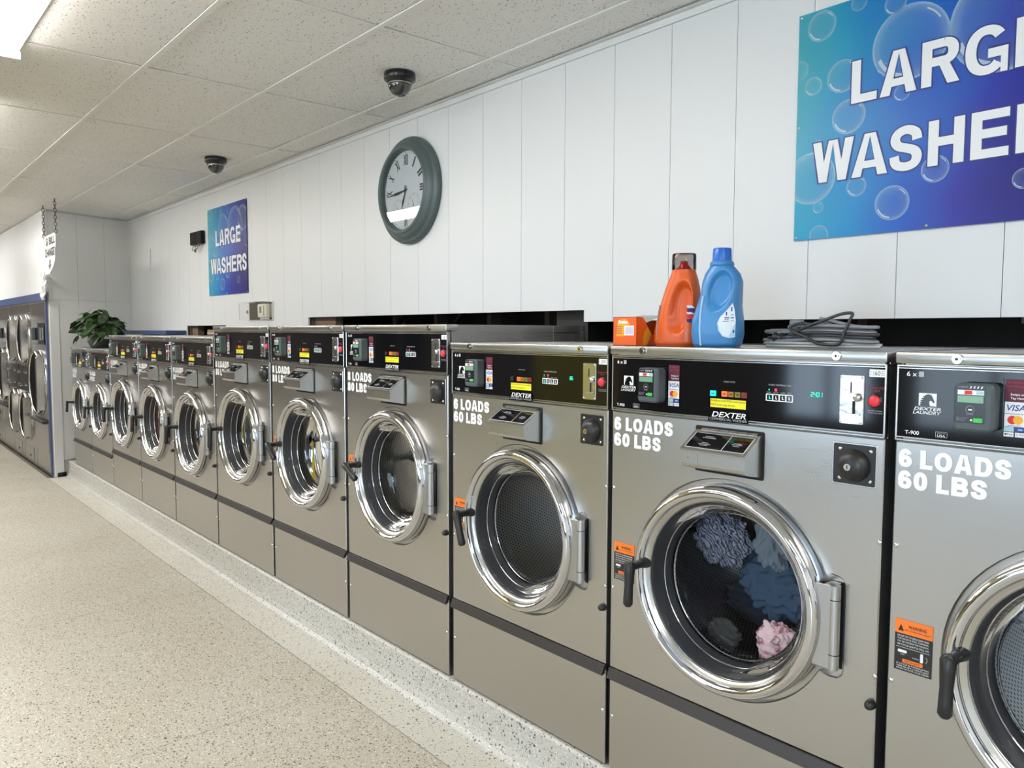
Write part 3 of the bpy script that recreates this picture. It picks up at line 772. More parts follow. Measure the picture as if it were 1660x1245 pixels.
    def temp(mb):
        Y = -.0036
        mb.rrect(.547, .6245, 1.2650, 1.2845, .002, Y, -.002, 0)
        for i in range(4):
            mb.rrect(.5505 + i * .0188, .5650 + i * .0188, 1.2675, 1.2820, .001, Y - .0006, Y, 1)
            mb.rect(.5565 + i * .0188, .5590 + i * .0188, 1.2705, 1.2790, Y - .0010, 3 if i == 0 else 0); mb.rect(.5565 + i * .0188, .5615 + i * .0188, 1.2705, 1.2725, Y - .0010, 3 if i == 0 else 0)
        mb.disc(.556, 1.2955, .0017, Y, 3); mb.disc(.5755, 1.2955, .0042, Y, 2)
    part('temperature_keys', cp, 'temp', temp, ('white_print', 'gloss_black', 'led_red', 'led_green'))
    if disp:
        def seg7(mb):
            n_ = len(disp); cw = .0066
            x0 = .673 if n_ == 4 else .684
            S7 = {'2': 'abged', '4': 'fgbc', '0': 'abcdef', '1': 'bc', '8': 'abcdefg', '5': 'afgcd'}
            for i, q in enumerate(disp):
                a = x0 + i * .0079; zb = 1.2845; hh_ = .0115; t = .0012
                for s_ in S7[q]:
                    mb.rect(*{'a': (a, a + cw, zb + hh_ - t, zb + hh_), 'd': (a, a + cw, zb, zb + t), 'g': (a, a + cw, zb + hh_ / 2 - t / 2, zb + hh_ / 2 + t / 2),
                             'f': (a, a + t, zb + hh_ / 2, zb + hh_), 'b': (a + cw - t, a + cw, zb + hh_ / 2, zb + hh_), 'e': (a, a + t, zb, zb + hh_ / 2), 'c': (a + cw - t, a + cw, zb, zb + hh_ / 2)}[s_], -.0028)
        part('time_display', cp, ('disp', disp), seg7, 'led_green')
    def note(mb):
        mb.rect(.3735, .487, 1.2355, 1.2600, -.0030, 0)
        mb.text('PLEASE put SOAP PODS inside machine', .3755, .485, 1.2505, 1.2575, -.0033, 1); mb.text('NOT in the soap drawer.', .3755, .455, 1.2390, 1.2465, -.0033, 1)
    part('soap_notice', cp, 'note', note, ('sticker_yellow', 'sticker_black'))
    def badge(mb):
        mb.prism([(.368, 1.1965), (.498, 1.1965), (.492, 1.2265), (.374, 1.2265)], -.0062, -.002, 0)
        mb.text('DEXTER', .381, .490, 1.2090, 1.2240, -.0066, 1, .012, .28); mb.text('COMMERCIAL WASHER', .374, .494, 1.1995, 1.2065, -.0066, 2)
    part('maker_badge', cp, 'badge', badge, ('gloss_black', 'white_print', 'grey_print'))
    def decal(mb):
        Y = -.0028; a, b = .225, .2645
        mb.rect(a, b, 1.3035, 1.3500, Y, 0)
        for i, q in enumerate(('No Additional', 'Surcharge')): mb.text(q, a + .002, b - .002, 1.3415 - i * .009, 1.3465 - i * .009, Y - .0003, 1)
        mb.text('Swipe or', a + .010, b - .003, 1.3145, 1.3205, Y - .0003, 2, .02); mb.text('Tap Here', a + .010, b - .003, 1.3065, 1.3125, Y - .0003, 2, .02)
        mb.rect(a, b, 1.2775, 1.3020, Y, 2); mb.text('VISA', a + .004, b - .001, 1.2835, 1.2965, Y - .0003, 5, .015, .22)
        mb.rect(a, b, 1.2500, 1.2765, Y, 2); mb.disc(a + .0150, 1.2640, .0092, Y - .0003, 3); mb.disc(a + .0255, 1.2640, .0092, Y - .0004, 4); mb.rect(a + .007, b - .008, 1.2520, 1.2528, Y - .0003, 5)
        mb.rect(a, a + .0185, 1.2390, 1.2490, Y, 6); mb.rect(a + .021, b, 1.2390, 1.2490, Y, 5); mb.rect(a + .026, b - .005, 1.2425, 1.2455, Y - .0003, 6)
        mb.rect(a, a + .0185, 1.2280, 1.2375, Y, 2); mb.rect(a + .021, b, 1.2280, 1.2375, Y, 2); mb.text('Pay', a + .006, a + .017, 1.2300, 1.2355, Y - .0003, 7); mb.text('G Pay', a + .0225, b - .001, 1.2300, 1.2355, Y - .0003, 7); mb.disc(a + .0035, 1.2330, .002, Y - .0003, 7, 10)
    part('card_decal', cp, 'decal', decal, ('maroon', 'maroon_text', 'card_white', 'card_red', 'card_amber', 'card_blue', 'card_pale', 'sticker_black'))
    # payment reader
    rd = part('card_reader', r, 'reader', lambda mb: (mb.rrect(.138, .216, 1.236, 1.340, .012, -.042, -.002, 0, .005), mb.rrect(.130, .222, 1.232, 1.350, .004, -.005, -.001, 1)), ('slate', 'gloss_black'), (0, 0, dz))
    def rface(mb):
        Y = -.0425
        mb.rrect(.1425, .2005, 1.2535, 1.3360, .003, Y, -.040, 0)
        for i in range(4): mb.prism([(.1700 + i * .0070, 1.3290), (.1725 + i * .0070, 1.3290), (.1742 + i * .0070, 1.3340), (.1718 + i * .0070, 1.3340)], Y - .001, Y, 1)
        mb.text('crypto', .147, .166, 1.3295, 1.3330, Y - .0004, 3)
        mb.rect(.1465, .1975, 1.3150, 1.3250, Y - .0006, 1); mb.rect(.160, .175, 1.3160, 1.3240, Y - .0009, 4); mb.rect(.183, .1965, 1.3160, 1.3240, Y - .0009, 5)
        mb.ring(.172, 1.2830, .0080, .0086, Y - .0005, 3, 24); mb.rect(.1685, .1760, 1.2815, 1.2845, Y - .0006, 1); mb.text('TAP HERE', .165, .179, 1.2722, 1.2740, Y - .0005, 3)
        for i in range(3): mb.text('PRESS TO START', .1455, .168 - i * .003, 1.2640 - i * .0030, 1.2655 - i * .0030, Y - .0005, 3)
        mb.disc(.1750, 1.2605, .0022, Y - .0006, 1, 12)
    part('reader_face', rd, 'rface', rface, ('reader_face', 'white_print', 'lcd', 'grey_print', 'card_red', 'card_pale'))
    part('reader_screen', rd, 'rscr', lambda mb: mb.rrect(.1470, .1970, 1.2980, 1.3130, .001, -.0436, -.042, 0), 'lcd')
    part('reader_button', rd, 'rbut', lambda mb: mb.rrect(.1790, .1965, 1.2560, 1.2655, .002, -.0450, -.042, 0, .001), 'green_key')
    # coin plate
    cn = part('coin_plate', r, 'coin', lambda mb: mb.rrect(.7490, .8085, 1.2235, 1.3440, .004, -.006, -.001, 0, .0012), 'coin_chrome', (0, 0, dz))
    part('coin_slot', cn, 'slot1', lambda mb: mb.box(.7755, .7785, -.0068, -.0058, 1.300, 1.327), 'black_matte')
    part('coin_slot', cn, 'slot2', lambda mb: mb.box(.7815, .7885, -.0068, -.0058, 1.250, 1.281), 'black_matte')
    part('coin_lip', cn, 'lip', lambda mb: mb.box(.768, .802, -.014, -.005, 1.2465, 1.2500, 0, .0012), 'chrome')
    part('coin_knob', cn, 'cknob', lambda mb: mb.lathe([(.0105, 0), (.0105, -.004), (.0095, -.008), (.006, -.011), (.0005, -.012)], (.795, -.006, 1.2905), n=20), 'chrome')
    for u, v in ((.754, 1.339), (.8035, 1.339), (.754, 1.2285), (.8035, 1.2285)):
        part('screw', cn, 'cscrew', lambda mb: mb.lathe([(.0032, 0), (.003, -.001), (.0005, -.0016)], n=10), 'screw_metal', (u, -.006, v))
    part('stop_button', r, 'stop', lambda mb: (mb.lathe([(.0140, 0), (.0140, -.006), (.0125, -.009), (.006, -.0105), (.0004, -.0108)], (.834, -.002, 1.284), n=24), mb.lathe([(.0175, 0), (.0165, -.0015), (.014, -.002)], (.834, -.002, 1.284), n=24, m=1)), ('red_button', 'gloss_black'), (0, 0, dz))
    def numl(mb):
        mb.rrect(.819, .8575, 1.3420, 1.3600, .0015, -.0032, -.002, 0)
        mb.text(num, .832, .845, 1.3455, 1.3565, -.0036, 1)
        for a in (.8215, .8275, .8480, .8520):
            for k_ in range(3): mb.rect(a, a + .002, 1.3455 + k_ * .0045, 1.3475 + k_ * .0045, -.0036, 1)
    part('number_label', r, ('num', num), numl, ('white_print', 'sticker_black'), (0, 0, dz))
    # capacity lettering
    ln = {'6': ('6 LOADS', '60 LBS'), '4': ('4 LOADS', '40 LBS')}.get(kind, ('8 LOADS', '80 LBS'))
    fpn = [c for c in r.children if c.name.startswith('front_panel')][0]
    for body, a, b, v in ((ln[0], .012, .243, 1.1345), (ln[1], .012, .199, 1.0835)):
        for q, p0, p1 in letter_boxes(body, a, b):
            part('letter', fpn, ('cl', q, round(p1 - p0, 4)), lambda mb: heavy(mb, q, 0, p1 - p0, 0, .043, .0118, .0100, 0), 'letter_white', (p0, -.0008, v + dz))
    # soap drawer
    if not small:
        dr = part('soap_drawer', r, 'drw', lambda mb: mb.prism([(.004, 1.168), (-.004, 1.166), (-.080, 1.118), (-.080, 1.079), (-.076, 1.071), (-.066, 1.066), (-.012, 1.056), (.004, 1.055)], .333, .536, 0, 'yz'), 'stainless', (0, 0, dz))
        part('drawer_recess', dr, 'drr', lambda mb: mb.rrect(.324, .5455, 1.046, 1.179, .006, -.001, .004, 0), 'black_matte')
        def lid(mb):
            n_ = Vector((0, -.048, .076)).normalized(); d_ = Vector((0, -.076, -.048)).normalized()
            o_ = Vector((0, -.004, 1.167))
            def pl_(x0, x1, s0, s1, h0, h1, m_):
                vs = [o_ + d_ * s_ + n_ * hh_ + Vector((x_, 0, 0)) for x_ in (x0, x1) for s_ in (s0, s1) for hh_ in (h0, h1)]
                mb.add(vs, [(0, 1, 3, 2), (4, 6, 7, 5), (0, 4, 5, 1), (2, 3, 7, 6), (0, 2, 6, 4), (1, 5, 7, 3)], m_)
            pl_(.331, .538, .004, .0935, .0002, .0032, 0)
            pl_(.3405, .5285, .0165, .083, .0033, .0037, 2)
            pl_(.3425, .458, .0180, .0815, .0038, .0041, 1); pl_(.460, .5265, .0180, .0815, .0038, .0041, 1)
            for x_, s_, ww in ((.380, .030, .030), (.374, .036, .044), (.385, .058, .022), (.376, .064, .040), (.383, .069, .026), (.482, .046, .022), (.477, .051, .032), (.483, .057, .020)):
                pl_(x_, x_ + ww, s_, s_ + .0022, .0042, .0043, 3)
            for i in range(6): pl_(.350 + i * .030, .378 + i * .030, -.002, .006, .002, .0062, 4)
            mb.box(.331, .538, -.0835, -.0805, 1.109, 1.1165, 0)
        part('drawer_lid', dr, 'lid', lid, ('stainless_cap', 'gloss_black', 'white_print', 'grey_print', 'satin'))
        part('drawer_seam', dr, 'dseam', lambda mb: (mb.box(.3875, .3888, -.0806, -.0799, 1.074, 1.109), mb.disc(.356, 1.095, .0022, -.0806)), 'satin')
    # service lock plate
    lk = part('lock_plate', r, 'lkp', lambda mb: (mb.rrect(.7325, .8445, 1.0705, 1.1775, .006, -.0012, .004, 1, .001), mb.rrect(.7365, .8405, 1.0745, 1.1735, .004, -.0018, .004, 0)), ('black_plastic', 'satin'), (0, 0, dz))
    part('lock_dome', lk, 'lkd', lambda mb: mb.lathe([(.040, 0), (.039, -.006), (.034, -.016), (.025, -.023), (.013, -.026), (.0005, -.0265)], (.7885, -.0018, 1.122), n=32), 'black_plastic')
    part('key_lock', lk, 'lkk', lambda mb: (mb.cyl((.7845, -.026, 1.120), (.7845, -.0305, 1.120), .0085, n=18), mb.box(.7835, .7855, -.0310, -.0304, 1.115, 1.125, 1)), ('screw_metal', 'black_matte'))
    for u, v in ((.753, 1.1605), (.828, 1.1605), (.753, 1.0870), (.828, 1.0870)):
        part('screw', lk, 'lscrew', lambda mb: mb.lathe([(.0052, 0), (.0045, -.002), (.0008, -.0035)], n=12), 'screw_metal', (u, -.0018, v))
    # door
    dr = part('door', r, 'door_ring', ch_ring, 'chrome', (DC, 0, dcz)); dr.scale = (ds / sx if small else 1, ds, ds)
    part('door_flange', dr, 'flange', ch_flange, 'satin'); part('door_gasket', dr, 'gasket', ch_gasket, 'rubber_dark')
    part('door_glass', dr, 'glass', ch_glass, 'glass'); part('bowl_glint', dr, 'bowlglint', ch_bowlglint, 'chrome')
    part('hinge', dr, 'hinge', ch_hinge, ('hinge_metal', 'black_matte'))
    hd = part('door_handle', dr, 'handle', ch_handle, 'black_plastic', (-.263, -.050, .022)); hd.rotation_euler = (0, R(-tilt), 0)
    dm = part('drum', r, 'drum', ch_drum, ('drum_shell', 'drum_back', 'satin'), (DC, 0, dcz)); dm.scale = dr.scale
    dm.rotation_euler = (0, R((int(num) * 37) % 120 if num != '59' else 76), 0)
    # warning label, bumper, screws
    def warn(mb):
        a, b, z0, z1 = .018, .102, .648, .772
        mb.rect(a, b, z0, z1, -.0006, 1); mb.rect(a, b, z1 - .034, z1, -.0009, 0)
        mb.text('WARNING', a + .030, b - .014, z1 - .019, z1 - .011, -.0012, 2, .02); mb.text('RISK OF PERSONAL INJURY', a + .022, b - .006, z1 - .0265, z1 - .0225, -.0012, 2)
        mb.add([(a + .007, -.0012, z1 - .028), (a + .020, -.0012, z1 - .028), (a + .0135, -.0012, z1 - .012)], [(0, 1, 2)], 2)
        for i, q in enumerate(('DO NOT TRY TO OPEN DOOR WHEN', 'THE DRUM IS STILL TURNING,', 'YOU SEE WATER IN THE WINDOW,', 'OR CYCLE LIGHT IS STILL ON')): mb.text(q, a + .006, b - .008, z1 - .0425 - i * .0068, z1 - .0380 - i * .0068, -.0010, 3)
        mb.rect(a + .004, b - .006, z1 - .0675, z1 - .0668, -.0010, 3)
        mb.rrect(a + .008, a + .028, z1 - .080, z1 - .0735, .002, -.0014, -.0006, 3); mb.text('OPEN', a + .014, a + .023, z1 - .0855, z1 - .083, -.0010, 3)
        mb.rrect(b - .026, b - .0195, z1 - .092, z1 - .071, .002, -.0014, -.0006, 3); mb.text('CLOSED', b - .044, b - .029, z1 - .0875, z1 - .085, -.0010, 3)
        mb.lathe([(.0085, 0), (.0093, 0)], (b - .0195, -.0012, z1 - .083), 'y', 10, 3, False, R(-50), R(50))
        mb.rrect(a + .019, b - .020, z1 - .1035, z1 - .0945, .002, -.0014, -.0006, 0); mb.text('IMPORTANT', a + .024, b - .026, z1 - .1012, z1 - .0968, -.0018, 2)
        for i, q in enumerate(('IF CYCLE IS INTERRUPTED', 'THERE WILL BE A 2-3 MINUTE DELAY', 'BEFORE THE DOOR CAN BE OPENED')): mb.text(q, a + .006, b - .006, z1 - .1095 - i * .0055, z1 - .1060 - i * .0055, -.0010, 3)
    part('warning_label', r, 'warn', warn, ('sticker_orange', 'sticker_black', 'sticker_black', 'white_print'), (0, 0, dz * .98 if not small else -.05))
    part('door_bumper', r, 'bump', lambda mb: mb.lathe([(.013, 0), (.012, -.012), (.009, -.020), (.004, -.023), (.0005, -.0235)], (.8495, 0, .540), n=18), 'black_plastic', (0, 0, dz if not small else -.06))
    sc = [(.0135, .946 + dz), (.8555, .944 + dz), (.0135, .617 + dz), (.8555, .612 + dz)] if not small else [(.0135, .82), (.8555, .82), (.0135, .50), (.8555, .50)]
    for u, v in sc + [(.016, .183), (.848, .188)]:
        part('screw', r, 'pscrew', lambda mb: mb.lathe([(.0062, 0), (.0056, -.0024), (.003, -.0038), (.0005, -.004)], n=12), 'screw_metal', (u, 0, v))
    return r

W_ = [('stainless 60 LBS washer farthest from the dryers, its drum empty', 0, '61', None),
      ('stainless washer with blue and pink laundry behind the glass, under the detergent bottles', 0, '60', '2401'),
      ('stainless 60 LBS washer standing next to the tall 80 LBS washers', 22, '59', '85'),
      ('tall 80 LBS washer next to the first 60 LBS washer, door handle swung sideways', 66, '58', None),
      ('middle one of the three tall 80 LBS washers', 56, '57', None),
      ('tall 80 LBS washer standing beside the lower 80 LBS washers', 4, '56', None),
      ('lower 80 LBS washer standing next to the tall ones', 0, '55', None),
      ('lower 80 LBS washer with red laundry behind its glass', 0, '54', None),
      ('lower 80 LBS washer standing next to the two smallest washers', 0, '53', None),
      ('small washer without soap drawer, beside the lower 80 LBS washers', 0, '52', None),
      ('small washer at the far end of the row against the end wall', 0, '51', None)]
for (L, w, k), (lab, tl, num, dp) in zip(WASH, W_): washer(L, w, k, lab, tl, num, dp)

# laundry in the drums
def garment(name, c, rad, seed, m, lab, amp=.22, group='clothes turning in the washers'):
    rg = random.Random(seed); bm = bmesh.new(); bmesh.ops.create_icosphere(bm, subdivisions=5, radius=1)
    ks = [(Vector((rg.uniform(-1, 1), rg.uniform(-1, 1), rg.uniform(-1, 1))).normalized() * rg.uniform(2.5, 11), rg.uniform(0, 6)) for _ in range(9)]
    for v in bm.verts:
        p = v.co.copy(); d = sum(abs(math.sin(kv.dot(p) + ph)) for kv, ph in ks) / 9 - .62
        q = p * (1 + amp * 2.4 * d); v.co = (q.x * rad[0], q.y * rad[1], q.z * rad[2])
    mb = MB().bm(bm, 0, True); o = mb.build(name, None, m, c)
    return tag(o, lab, 'laundry', group)
garment('laundry_garment', (-1.235, 2.305, .90), (.225, .045, .225), 1, 'drum_dark_backdrop', 'black backdrop added to darken the back of the washer drum')  # backdrop shape added to keep the drum interior black
garment('laundry_garment', (-1.310, 2.195, .755), (.120, .036, .070), 9, 'cloth_navy', 'dark navy garment lying at the bottom of the drum')
garment('laundry_garment', (-1.355, 2.032, .985), (.086, .026, .072), 2, 'cloth_pattern', 'grey wavy-patterned cloth at the top of the drum', .60)
garment('laundry_garment', (-1.180, 2.034, 1.000), (.052, .024, .066), 3, 'cloth_pale', 'pale grey-blue cloth beside the wavy-patterned one', .60)
garment('laundry_garment', (-1.205, 2.112, .865), (.112, .030, .100), 4, 'cloth_denim', 'faded denim-blue garment in the middle of the drum', .55)
garment('laundry_garment', (-1.150, 2.028, .706), (.066, .022, .060), 5, 'cloth_pink', 'pale pink cloth with dark print under the denim garment', .5)
garment('laundry_garment', (-1.335, 2.025, .690), (.055, .020, .045), 6, 'cloth_grey', 'charcoal creased cloth lying on the navy garment', .35)
cx8 = -6.94 + .434
garment('laundry_garment', (-6.600, 1.984, .840), (.130, .026, .140), 8, 'cloth_red', 'bright red cloth behind the glass of a far washer')

# ================================================================== WALL SIGNS
def wall_sign(x0, z0, lab):
    r = empty('wall_sign', (x0, WALL - .009, z0)); tag(r, lab, 'sign', 'large washers signs on the back wall')
    part('sheet', r, 'sgn', lambda mb: mb.box(0, .915, 0, .005, 0, .792), 'sign_print')
    for row, zb in (([('L', .198, .284), ('A', .294, .410), ('R', .424, .536), ('G', .550, .666), ('E', .685, .783)], .4435), ([('W', .066, .212), ('A', .207, .327), ('S', .331, .437), ('H', .452, .557), ('E', .575, .678), ('R', .696, .806), ('S', .810, .908)], .1945)):
        for q, a, b in row:
            ov = .002 if q in 'GS' else 0
            def lt(mb):
                d = .0044
                heavy(mb, q, 0, b - a, -ov, .1405 + ov, .0305, .0270, -.0006, 0)
                heavy(mb, q, -d, b - a + d, -ov - d, .1405 + ov + d, .0305 + 2 * d, .0270 + 2 * d, 0, 1)
            part('letter', r, ('sl', q, round(b - a, 4)), lt, ('letter_white', 'label_navy'), (a, -.0012, zb))
    B = [(.085, .735, .052), (.215, .775, .028), (.165, .545, .055), (.060, .535, .032), (.005, .60, .035), (.335, .735, .035), (.505, .745, .034), (.385, .600, .120), (.66, .60, .16), (.19, .405, .058), (.085, .33, .016),
         (.060, .215, .090), (.090, .110, .020), (.225, .165, .034), (.345, .095, .056), (.475, .185, .042), (.83, .64, .11), (.72, .12, .03), (.095, .012, .035), (.365, .445, .026), (.30, .54, .018)]
    for x, z, q in B:
        k_ = ('bub', round(q, 3), round(min(x, q), 3), round(min(z, q), 3), round(min(.792 - z, q), 3))
        if k_ not in _c:
            mb = MB(); cols = []; n_ = 36; vs = []; fs = []
            cl = lambda a, b: (min(max(a, .001 - x), .914 - x), 0, min(max(b, .001 - z), .791 - z))
            for f_ in (0, .7, .9, 1.):
                for i in range(n_):
                    a = 2 * math.pi * i / n_; vs.append(cl(q * f_ * math.cos(a), q * f_ * math.sin(a))); cols.append(f_)
            for k2 in range(3):
                for i in range(n_): fs.append((k2 * n_ + i, k2 * n_ + (i + 1) % n_, (k2 + 1) * n_ + (i + 1) % n_, (k2 + 1) * n_ + i))
            mb.add(vs, fs)
            if x > q and z > q and z + q < .79:
                mb.lathe([(q * .80, 0), (q * .90, 0)], (0, -.0002, 0), 'y', 8, 1, False, R(200), R(262)); mb.lathe([(q * .84, 0), (q * .88, 0)], (0, -.0002, 0), 'y', 6, 1, False, R(30), R(62))
            cols += [1.] * (len(mb.v) - len(cols))
            me = mb.mesh('bubble', ('bubble_print', 'bubble_glint'), False)
            ca_ = me.color_attributes.new('rim', 'FLOAT_COLOR', 'POINT')
            for i, c_ in enumerate(cols): ca_.data[i].color = (c_, c_, c_, 1)
            _c[k_] = me
        link(_c[k_], 'bubble', r, (x, -.0005, z))
    for u, v in ((.010, .782), (.010, .400), (.010, .010), (.455, .010), (.905, .010), (.905, .782), (.905, .40), (.455, .782)):
        part('screw', r, 'sgs', lambda mb: mb.lathe([(.0055, 0), (.005, -.003), (.0005, -.0045)], n=12), 'screw_metal', (u, 0, v))
wall_sign(-1.478, 1.951, 'LARGE WASHERS sign on the wall above the power cord')
wall_sign(-7.396, 1.946, 'LARGE WASHERS sign on the wall above the thermostat')

# ================================================================== CLOCK
ck = empty('wall_clock', (-3.982, WALL - .001, 2.464)); tag(ck, 'round dark green wall clock with Roman numerals', 'clock')
part('frame', ck, 'ckf', lambda mb: mb.lathe([(.300, 0), (.317, -.004), (.318, -.020), (.312, -.034), (.300, -.040), (.294, -.041), (.292, -.046), (.280, -.060), (.268, -.070), (.263, -.071), (.261, -.076), (.252, -.082), (.243, -.082), (.238, -.076), (.234, -.060), (.232, -.040)], n=96), 'clock_green')
part('dial', ck, 'ckd', lambda mb: mb.lathe([(.236, -.040), (.0005, -.040)], n=64, sm=False), 'clock_face')
def num(mb):
    Y = -.0406
    rom = {12: 'XII', 1: 'I', 2: 'II', 3: 'III', 6: 'VI', 7: 'VII', 8: 'VIII', 9: 'IX', 10: 'X', 11: 'XI', 4: 'IIII', 5: 'V'}
    for h, q in rom.items():
        if h in (4, 5, 7, 8): continue
        a = math.pi / 2 - h * math.pi / 6; vs, fs, bb = glyphs(q, .035, 0); w_ = {1: .014, 10: .028}.get(h, .034 + .006 * (len(q) - 2)); H_ = .064
        if h in (12,): w_ = .046
        ca, sa = math.cos(a - math.pi / 2), math.sin(a - math.pi / 2); rc = .181
        pts = []
        for p, r_ in vs:
            X_ = ((p - bb[0]) / (bb[1] - bb[0]) - .5) * w_; Z_ = ((r_ - bb[2]) / (bb[3] - bb[2]) - .5) * H_
            pts.append((rc * math.cos(a) + X_ * ca - Z_ * sa, Y, rc * math.sin(a) + X_ * sa + Z_ * ca))
        mb.add(pts, fs, 0)
    for i in range(60):
        a = 2 * math.pi * i / 60; r_ = .0042 if i % 5 == 0 else .0018
        mb.disc(.222 * math.cos(a), .222 * math.sin(a), r_, Y, 0, 8)
    mb.ring(0, 0, .2195, .2200, Y, 1, 64)
    for X_, Z_, q in ((.085, -.085, .062), (-.085, -.105, .062), (0, -.125, .0)):
        if not q: continue
        mb.ring(X_, Z_, q - .003, q - .0018, Y, 1, 36)
        for i in range(24):
            a = 2 * math.pi * i / 24; mb.disc(X_ + (q - .010) * math.cos(a), Z_ + (q - .010) * math.sin(a), .0032 if i % 3 == 0 else .0012, Y, 0, 6)
        mb.add([(X_ - .004, Y - .0004, Z_ - .02), (X_ + .004, Y - .0004, Z_ - .02), (X_ - .02, Y - .0004, Z_ + .035)], [(0, 1, 2)], 0)
part('numerals', ck, 'ckn', num, ('ink', 'ink_grey'))
def hand(name, ang, L_, wd, y):
    def fn(mb):
        c, s_ = math.cos(ang), math.sin(ang)
        pr = [(-.03, .0015), (0, .004), (.3 * L_, wd), (.6 * L_, wd * 1.5), (.8 * L_, wd * .6), (L_, .0006)]
        P_ = pr + [(a, -b) for a, b in reversed(pr)]
        mb.prism([(a * c - b * s_, a * s_ + b * c) for a, b in P_], y - .0012, y, 0)
    part(name, ck, name, fn, 'ink')
hand('minute_hand', math.pi / 2 - R(44 * 6), .165, .0055, -.046); hand('hour_hand', math.pi / 2 - R(6.73 * 30), .115, .005, -.044); hand('second_hand', math.pi / 2 - R(180), .03, .002, -.048)
part('pivot', ck, 'ckp', lambda mb: mb.cyl((0, -.04, 0), (0, -.050, 0), .006, n=14), 'ink')
part('glass', ck, 'ckg', lambda mb: mb.lathe([(.238, -.062), (.0005, -.062)], n=64, sm=False), 'glass_clock')

# ================================================================== CEILING CAMERAS
def dome(x, y, lab):
    r = empty('security_camera', (x, y, CEIL - .003)); tag(r, lab, 'camera', 'dome cameras on the ceiling')
    part('base', r, 'dmb', lambda mb: mb.lathe([(.001, 0), (.078, 0), (.080, -.006), (.080, -.034), (.076, -.038), (.066, -.040), (.064, -.052), (.060, -.056)], axis='z', n=40), 'cctv_black')
    part('dome', r, 'dmd', lambda mb: mb.lathe([(.0605 * math.cos(a), -.054 - .062 * math.sin(a)) for a in [R(90) * i / 12 for i in range(13)]], axis='z', n=40), 'dome_smoke')
    part('trim_ring', r, 'dmr', lambda mb: mb.lathe([(.0615, -.052), (.0632, -.055), (.0615, -.058), (.060, -.055)], axis='z', n=40), 'satin')
    for s_ in (-1, 1): part('lug', r, 'dml', lambda mb: mb.box(-.008, .008, -.012, .012, -.046, -.006, 0, .003), 'cctv_black', (s_ * .078, 0, 0))
dome(-3.42, 2.20, 'black dome security camera above the clock')
dome(-5.98, 2.20, 'black dome security camera above the distant LARGE WASHERS sign')

# ================================================================== SMALL WALL THINGS
em = empty('alarm_box', (-7.64, WALL - .001, 2.445)); tag(em, 'pair of black boxes with loose wires beside the distant sign', 'wall box')
for dx in (-.150, .003): part('box', em, 'emb', lambda mb: mb.box(0, .146, -.042, -.001, 0, .120, 0, .004), 'box_black', (dx, 0, 0))
def wires(mb):
    for k_ in range(4):
        q = [(-.07 + .04 * k_, -.03, .0), (-.085 + .045 * k_, -.045, -.03), (-.06 + .05 * k_, -.05, -.055), (.0 + .02 * k_, -.04, -.06 + .01 * k_), (.03 + .02 * k_, -.03, -.02), (.04 + .02 * k_, -.03, .0)]
        mb.tube(q, .003, 6, k_ % 2)
    mb.cyl((-.05, -.035, .0), (-.05, -.035, -.016), .012, n=10, m=0); mb.cyl((.09, -.035, .0), (.09, -.035, -.014), .010, n=10, m=0); mb.cyl((.0, -.045, -.05), (.005, -.045, -.075), .009, n=8, m=0)
part('loose_wires', em, 'emw', wires, ('wire', 'wire_clear'))
th = empty('thermostat', (-6.47, WALL - .001, 1.705)); tag(th, 'thermostat under a clear plastic guard below the distant sign', 'thermostat')
part('back_plate', th, 'thb', lambda mb: mb.box(0, .48, -.006, 0, 0, .155, 0, .002), 'thermo_cream')
part('body', th, 'tht', lambda mb: mb.box(.27, .43, -.045, -.006, .025, .135, 0, .006, 2), 'thermo_cream')
part('scale_strip', th, 'ths', lambda mb: (mb.box(.385, .412, -.0475, -.0445, .035, .125, 0), [mb.rect(.39, .407, .040 + .008 * i, .043 + .008 * i, -.048, 1) for i in range(10)]), ('thermo_strip', 'ink'))
part('display', th, 'thd', lambda mb: (mb.box(.31, .35, -.0475, -.0445, .06, .115, 0), [mb.rect(.314, .346, .066 + .016 * i, .074 + .016 * i, -.048, 1) for i in range(3)]), ('grey_print', 'ink'))
part('lock', th, 'thk', lambda mb: mb.cyl((.19, -.094, .07), (.19, -.102, .07), .014, n=14), 'ink_grey')
part('clear_guard', th, 'thg', lambda mb: mb.box(.004, .474, -.094, -.0065, .004, .151, 0, .006), 'glass_thermo')
cv = empty('cover_plate', (-9.24, WALL - .001, 2.40)); tag(cv, 'slim white cover plate high in the far wall corner', 'cover plate')
part('plate', cv, 'cvp', lambda mb: mb.box(-.035, .035, -.022, 0, -.10, .13, 0, .004), 'wall_white')
part('screw', cv, 'cvs', lambda mb: mb.lathe([(.005, 0), (.0005, -.002)], n=8), 'ink_grey', (0, -.022, .11))
# blue ledge board and the clutter in the wall opening behind the lower washers
tag(MB().box(-9.62, -8.085, 2.44, WALL - .004, 1.5775, 1.622, 0, .003).build('ledge_board', None, 'blue_trim'), 'blue painted board lying on the washers between plant and wall opening', 'board')
bx = empty('cardboard_box', (-7.56, 2.72, 1.578)); tag(bx, 'small cardboard box in the wall opening beside the blue board', 'box')
part('carton', bx, 'cbx', lambda mb: mb.box(-.13, .10, -.01, .10, 0, .055, 0, .002), 'cardboard'); part('flap', bx, 'cbf', lambda mb: mb.box(-.13, .10, -.014, -.0105, .010, .024), 'cord_pale')
rl = MB().cyl((0, 0, .035), (0, .12, .035), .034, n=20).build('tape_roll', None, 'cardboard', (-7.33, 2.72, 1.578)); tag(rl, 'brown roll in the wall opening beside the cardboard box', 'roll')

